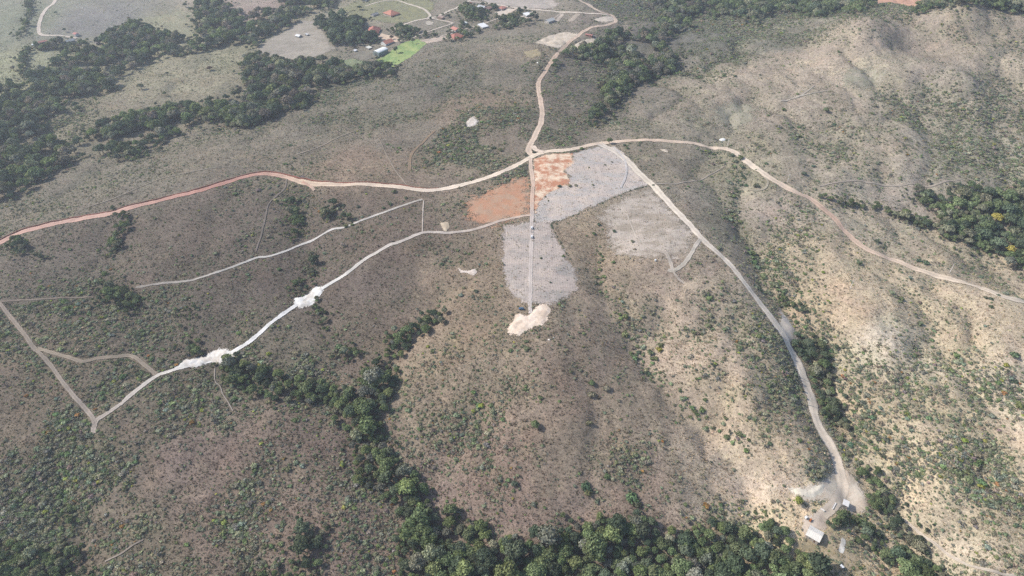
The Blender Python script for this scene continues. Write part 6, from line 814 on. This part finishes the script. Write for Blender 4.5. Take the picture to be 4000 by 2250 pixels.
        for sgn in (1, -1):
            q = [(-L/2-ov, -W/2-ov, h-ov*k_), (L/2+ov, -W/2-ov, h-ov*k_), (L/2+ov, 0, h+rise), (-L/2-ov, 0, h+rise)]
            if sgn < 0: q = [(-a, -b, c) for a, b, c in q]
            m_ = paint((228, 214, 190), "roof_cream", .75, .14, .5) if kind == "gable2" and sgn < 0 else rm
            r = obj("roof", mesh("roof", *slab([(a, b, c+.03) for a, b, c in q], .1)), m_, e)
            if kind == "barn":
                for a in np.arange(-L/2, L/2, 1.1):
                    s_ = slab([(a, -W/2-ov+.02, h-ov*k_+.14), (a+.07, -W/2-ov+.02, h-ov*k_+.14), (a+.07, -.05, h+rise+.12), (a, -.05, h+rise+.12)], .05); s_ = ([(sgn*p, sgn*q_, c) for p, q_, c in s_[0]], s_[1]); obj("roof_rib", mesh("roof_rib", *s_), m_, r)
        obj("ridge_cap", mesh("ridge_cap", *box(-L/2-ov, L/2+ov, -.16, .16, h+rise+.08, h+rise+.20)), rm, e)
    # openings on every side that is long enough
    for si, (ax, nx_, ny_, ln_) in enumerate((((1, 0), 0, -1, L), ((0, 1), 1, 0, W), ((-1, 0), 0, 1, L), ((0, -1), -1, 0, W))):
        rz = math.atan2(ny_, nx_)+math.pi/2; d = (hw if ny_ else hl)+.02; half = (hl if ny_ else hw)
        if h < 2.3 or half < 1.6: continue
        n = max(1, int(half*2/3.2))
        for j in range(n):
            t_ = (j+.5)/n*2-1; px, py = nx_*d+ax[0]*t_*half*.85, ny_*d+ax[1]*t_*half*.85
            if si % 2 == 0 and j == n//2:
                o = obj("door", DOOR, None, e, (px, py, .02), rz); obj("handle", KNOB, None, o)
            elif kind not in ("arch",):
                o = obj("window", WIN, None, e, (px, py, min(1.6, h-.8)), rz); obj("pane", PANE, None, o)
    return e
for hs in HOUSES: building(*hs)

# ------------------------------------------------------------------ vehicles, people, poles, small things
def car(label, x, y, rz, rgb, pickup=False):
    e = tag(empty("parked_car", (x, y, gz(x, y)+.40), rz), label, "car"); m = paint(rgb, "car_paint", .3, .03, .3); L, W = 4.2, 1.74
    prof = [(-2.1, .35), (-2.08, .72), (-1.95, .92), (1.0, .98), (1.75, .88), (2.08, .72), (2.1, .35)]
    V = [(a, s_*W/2*(1 if c < .9 else .95), c) for s_ in (-1, 1) for a, c in prof]; n = len(prof)
    F_ = [tuple(range(n)), tuple(reversed(range(n, 2*n)))]+[(i, n+i, n+(i+1) % n, (i+1) % n) for i in range(n)]
    b = obj("body", mesh("body", V, F_), m, e); c0, c1, c2, c3 = (-.1, .15, .95, 1.45) if pickup else (-1.75, -1.4, .3, 1.05)
    cv = [(c0, -.80, .95), (c3, -.80, .95), (c3, .80, .95), (c0, .80, .95), (c1, -.66, 1.46), (c2, -.66, 1.46), (c2, .66, 1.46), (c1, .66, 1.46)]
    obj("cabin", mesh("cabin", cv, [(0, 1, 5, 4), (1, 2, 6, 5), (2, 3, 7, 6), (3, 0, 4, 7), (4, 5, 6, 7)]), m, e)
    def lerp(a, b_, t): return tuple(p+(q-p)*t for p, q in zip(a, b_))
    for q, nm in (((0, 1, 5, 4), "side_window"), ((1, 2, 6, 5), "windscreen"), ((2, 3, 7, 6), "side_window"), ((3, 0, 4, 7), "rear_window")):
        A = [Vector(cv[i]) for i in q]; cen = sum(A, Vector())/4; nr_ = (A[1]-A[0]).cross(A[3]-A[0]).normalized()*.012
        obj(nm, mesh(nm, [tuple(cen+(p-cen)*.84+nr_) for p in A], [(0, 1, 2, 3)]), M_GLASS, e)
    for a in (-1.3, 1.3):
        for s_ in (-1, 1):
            w = obj("wheel", mesh("wheel", *tube((a, s_*.72, -.08), (a, s_*.90, -.08), .32, .32, 12)), paint((40, 40, 42), "tyre_rubber", .9), e); obj("rim", mesh("rim", *tube((a, s_*.902, -.08), (a, s_*.915, -.08), .18, .17, 8)), paint((170, 172, 176), "rim_metal", .35), w)
    for s_ in (-1, 1):
        obj("headlight", mesh("headlight", *box(2.06, 2.13, s_*.6-.18, s_*.6+.18, .58, .74)), paint((230, 232, 235), "lamp_glass", .2), e); obj("tail_light", mesh("tail_light", *box(-2.13, -2.08, s_*.66-.12, s_*.66+.12, .62, .84)), paint((150, 30, 26), "red_lamp", .3), e)
    return e
S = SITES
car("white hatchback parked on the central track, farther of the two from the sand clearing", *S["car_a"], math.radians(92), (246, 246, 246))
car("white hatchback parked on the central track, nearer of the two to the sand clearing", *S["car_b"], math.radians(88), (246, 246, 246))
car("dark blue car parked on the grass beside the cream sand clearing", *S["blue"], math.radians(172), (62, 104, 138))
car("dark pickup with a white roof parked on the cream building plot", *S["truck"], math.radians(20), (66, 66, 70), True)
car("small red car parked on the bare verge of the upper village road", *S["redcar"], math.radians(10), (186, 70, 62))

def person(label, x, y, rz, top, legs):
    z = gz(x, y)+.36
    J = {"pelvis": (0, 0, .95), "chest": (0, 0, 1.30), "neck": (0, 0, 1.48), "head": (0, -.02, 1.60), "crown": (0, -.01, 1.72), "hl": (.10, 0, .90), "kl": (.12, -.03, .50), "al": (.13, 0, .08), "tl": (.15, -.16, .04), "hr": (-.10, 0, .90), "kr": (-.12, .02, .50), "ar": (-.13, .05, .08), "tr": (-.15, -.11, .04),
         "sl": (.19, 0, 1.40), "el": (.27, .02, 1.12), "wl": (.27, -.12, .90), "fl": (.27, -.17, .82), "sr": (-.19, 0, 1.40), "er": (-.27, .04, 1.12), "wr": (-.24, -.14, .98), "fr": (-.22, -.20, .92)}
    E = [("pelvis", "chest"), ("chest", "neck"), ("neck", "head"), ("head", "crown"), ("pelvis", "hl"), ("hl", "kl"), ("kl", "al"), ("al", "tl"), ("pelvis", "hr"), ("hr", "kr"), ("kr", "ar"), ("ar", "tr"), ("chest", "sl"), ("sl", "el"), ("el", "wl"), ("wl", "fl"), ("chest", "sr"), ("sr", "er"), ("er", "wr"), ("wr", "fr")]
    R = {"pelvis": .15, "chest": .16, "neck": .06, "head": .10, "crown": .08, "hl": .10, "hr": .10, "kl": .065, "kr": .065, "al": .045, "ar": .045, "tl": .04, "tr": .04, "sl": .07, "sr": .07, "el": .045, "er": .045, "wl": .032, "wr": .032, "fl": .035, "fr": .035}
    ks = list(J); m = bpy.data.meshes.new("person"); m.from_pydata([J[k_] for k_ in ks], [(ks.index(a), ks.index(b)) for a, b in E], []); o = obj("person", m, None, None, (x, y, z), rz)
    sk_ = o.modifiers.new("skin", 'SKIN'); o.modifiers.new("smooth", 'SUBSURF').levels = 1
    for i, k_ in enumerate(ks): m.skin_vertices[0].data[i].radius = (R[k_], R[k_]*.85); m.skin_vertices[0].data[i].use_root = k_ == "pelvis"
    # clothing by height: trousers, shirt, skin, hair
    mt, nt, N, Lk = new_mat("clothed_figure"); out = N("ShaderNodeOutputMaterial"); b = N("ShaderNodeBsdfPrincipled", Roughness=.9); sp = N("ShaderNodeSeparateXYZ"); Lk(N("ShaderNodeTexCoord").outputs["Object"], sp.inputs[0])
    cr = N("ShaderNodeValToRGB"); cr.color_ramp.interpolation = 'CONSTANT'; el = cr.color_ramp.elements; el[0].color = lin(legs)+(1,); el[1].position = .53; el[1].color = lin(top)+(1,)
    for p_, c_ in ((.82, (150, 105, 85)), (.91, (30, 26, 24))): q = el.new(p_); q.color = lin(c_)+(1,)
    mr = ramp_val(N, Lk, sp.outputs[2], 0, 1.8, 0, 1); Lk(mr, cr.inputs[0]); Lk(cr.outputs[0], b.inputs["Base Color"]); Lk(b.outputs[0], out.inputs[0]); m.materials.append(mt)
    return tag(o, label, "person")
px, py = S["person"]
person("person in dark clothes standing on the central track between the two white cars", px, py, .4, (34, 34, 38), (44, 44, 52))
person("person in a pale shirt standing beside the dark-clothed one on the central track", px-.9, py-.3, -.8, (226, 224, 220), (70, 66, 64))

def power_pole(label, x, y, hgt=9.0):
    e = tag(empty("power_pole", (x, y, gz(x, y)), 0), label, "power pole", "power poles along the roads"); m = paint((238, 232, 224), "weathered_pole", .85, .1)
    obj("pole", mesh("pole", *tube((0, 0, -.6), (0, 0, hgt), .27, .20, 8)), m, e); a = obj("crossarm", mesh("crossarm", *box(-1.0, 1.0, -.07, .07, hgt-.75, hgt-.58)), m, e)
    for t_ in (-.9, 0, .9): obj("insulator", mesh("insulator", *tube((t_, 0, hgt-.57), (t_, 0, hgt-.30), .07, .05, 6)), paint((150, 140, 132), "insulator", .4), a)
    obj("brace", mesh("brace", *tube((-.7, .09, hgt-.75), (0, .17, hgt-1.5), .03, .03, 4)), m, e)
for x, y, lb in POLES: power_pole(lb, x, y)

def fence(label, pts, step, hgt=1.2):
    ln_ = smooth_line(pts, step); e = tag(empty("fence", (float(ln_[0, 0]), float(ln_[0, 1]), gz(*ln_[0]))), label, "fence"); mp = mesh("post", *tube((0, 0, -.3), (0, 0, hgt), .13, .11, 6)); mp.materials.append(paint((235, 230, 222), "whitewashed_post", .8))
    zb = gz(*ln_[0]); prev = None
    for x, y in ln_:
        p_ = (float(x-ln_[0, 0]), float(y-ln_[0, 1]), gz(x, y)-zb); obj("post", mp, None, e, p_)
        if prev is not None:
            for hh in (.5, 1.0): obj("wire", mesh("wire", *tube((prev[0], prev[1], prev[2]+hh), (p_[0], p_[1], p_[2]+hh), .012, .012, 3)), paint((120, 116, 110), "wire", .5), e)
        prev = p_
fence("line of white fence posts along the left edge of the mown strip", [S[k_] for k_ in ("f0", "f1", "f2", "f3", "f4")], 6.5)
fence("short line of white fence posts between the orange earth and the central track", [S[k_] for k_ in ("g0", "g1", "g2")], 6.0)

def water_tank(label, x, y, r, h, rgb=(236, 238, 236)):
    e = tag(empty("water_tank", (x, y, gz(x, y))), label, "water tank"); m = paint(rgb, "tank_shell", .5, .06)
    obj("shell", mesh("shell", *tube((0, 0, -.3), (0, 0, h), r*.92, r, 16)), m, e); l_ = obj("lid", mesh("lid", *tube((0, 0, h+.003), (0, 0, h+.22), r*1.04, r*.55, 16)), m, e); obj("cap", mesh("cap", *tube((0, 0, h+.22), (0, 0, h+.34), r*.2, r*.2, 8)), m, l_)
water_tank("round white water tank at the end of the long red-roofed farmhouse", *S["tank"], 2.3, 2.2)
water_tank("white water tank alone on the slope below the pale ploughed field", *S["tank_b"], .8, 1.5)
water_tank("white water tank behind the terracotta house at the grove", *S["tank_c"], 1.1, 2.4)
water_tank("small white water tank beside the beige loop lane", *S["tank_d"], .9, 1.8)
water_tank("white water tank beside the long red brick shed", *S["tank_e"], 1.0, 2.2)
def trough(label, a, b, w=1.0, h=.7):
    (x0, y0), (x1, y1) = a, b; L = math.hypot(x1-x0, y1-y0); x, y = (x0+x1)/2, (y0+y1)/2; e = tag(empty("trough", (x, y, gz(x, y)), math.atan2(y1-y0, x1-x0)), label, "trough"); m = paint((236, 230, 224), "trough_concrete", .8)
    for nm, bx_ in (("side", box(-L/2, L/2, -w/2, -w/2+.1, -.3, h)), ("side", box(-L/2, L/2, w/2-.1, w/2, -.3, h)), ("end", box(-L/2, -L/2+.1, -w/2+.1, w/2-.1, -.3, h-.004)), ("end", box(L/2-.1, L/2, -w/2+.1, w/2-.1, -.3, h-.004)), ("base", box(-L/2+.1, L/2-.1, -w/2+.1, w/2-.1, -.3, h*.7))): obj(nm, mesh(nm, *bx_), m, e)
trough("white concrete trough across the end of the yard lane", S["trough_a1"], S["trough_a2"]); trough("white concrete trough beside the small white-roofed shack", S["trough_b1"], S["trough_b2"])
x, y = S["crate"]; e = tag(empty("tank_stand", (x, y, gz(x, y)), .5), "white box tank on a low stand at the edge of the barn yard", "tank")
for a in (-.5, .5):
    for b in (-.5, .5): obj("leg", mesh("leg", *box(a-.07, a+.07, b-.07, b+.07, -.3, .9)), M_DOOR, e)
obj("tank", mesh("tank", *box(-.75, .75, -.75, .75, .9, 2.1)), paint((240, 240, 238), "tank_shell2", .5), e); obj("lid", mesh("lid", *tube((0, 0, 2.1), (0, 0, 2.25), .35, .3, 10)), paint((240, 240, 238), "tank_shell2", .5), e)
x, y = S["machine"]; e = tag(empty("farm_machine", (x, y, gz(x, y)), .9), "small orange farm machine at the edge of the barn yard", "machine"); mo = paint((196, 118, 62), "orange_paint", .6)
obj("body", mesh("body", *join(box(-1.0, .9, -.5, .5, .45, 1.05), box(-.9, -.2, -.42, .42, 1.05, 1.75))), mo, e); obj("hopper", mesh("hopper", *tube((.45, 0, 1.05), (.45, 0, 1.75), .25, .55, 8)), mo, e); obj("drawbar", mesh("drawbar", *tube((.9, 0, .5), (1.9, 0, .35), .06, .05, 5)), M_DOOR, e)
for a in (-.6, .6):
    for s_ in (-1, 1): obj("wheel", mesh("wheel", *tube((a, s_*.52, .42), (a, s_*.72, .42), .45, .45, 12)), paint((40, 40, 42), "tyre_rubber", .9), e)
def heap(name, label, cat, x, y, r, h, rgb, sd_):
    g = np.random.default_rng(sd_); V, F_ = [(0, 0, h)], []; n, mr = 16, 5
    for j in range(1, mr+1):
        for i in range(n):
            a = 2*math.pi*i/n; q = r*j/mr*(1+g.uniform(-.14, .14)); V.append((math.cos(a)*q*1.3, math.sin(a)*q, h*math.cos(j/mr*math.pi/2)**.9*(1+g.uniform(-.12, .12))-(.35 if j == mr else 0)))
    F_ += [(0, 1+i, 1+(i+1) % n) for i in range(n)]
    for j in range(mr-1): F_ += [(1+j*n+i, 1+(j+1)*n+i, 1+(j+1)*n+(i+1) % n, 1+j*n+(i+1) % n) for i in range(n)]
    tag(obj(name, mesh(name, V, F_), paint(rgb, name+"_soil", .95, .12), None, (x, y, gz(x, y))), label, cat)
heap("sand_heap", "white sand heap on the verge beyond the ridge road", "sand heap", *S["heap"], 3.0, 1.6, (246, 244, 240), 3)
heap("sand_heap", "small white heap on the bare spot beside the north road", "sand heap", *S["drone_tank"], 2.0, 1.3, (244, 242, 238), 4)
heap("rock", "flat white rock on the dry grass below the sand clearing", "rock", *S["rk1"], .9, .5, (236, 228, 218), 5)
heap("rock", "small white rock, upper of the two below the sand clearing", "rock", *S["rk2"], .6, .45, (236, 228, 218), 6)
x, y = S["brush"]; g = np.random.default_rng(12); ps = []
for _ in range(26):
    a = g.uniform(0, 6.28); p_ = (g.normal(0, .6), g.normal(0, .35), g.uniform(.05, .5)); ps.append(tube(p_, (p_[0]+math.cos(a)*1.1, p_[1]+math.sin(a)*.7, g.uniform(.2, 1.0)), .05, .02, 4))
tag(obj("brush_pile", mesh("brush_pile", *join(*ps)), paint((140, 118, 84), "dry_brush", .95), None, (x, y, gz(x, y)+.35)), "pile of dry brown branches across the central track", "brush pile")

# ------------------------------------------------------------------ the air: pale haze over the whole valley
hv, hf = box(-5600, 5600, -4600, 7600, float(GZ.min())-1.5, CAM_H+14)
mh, nt, N, Lk = new_mat("haze_air"); out = N("ShaderNodeOutputMaterial"); pv = N("ShaderNodeVolumePrincipled"); pv.inputs["Color"].default_value = (.82, .89, 1.0, 1); pv.inputs["Density"].default_value = HAZE; pv.inputs["Anisotropy"].default_value = .25
Lk(pv.outputs[0], out.inputs["Volume"]); tag(obj("haze", mesh("haze", hv, hf), mh), "thin pale haze over the whole valley", None, None, "stuff")
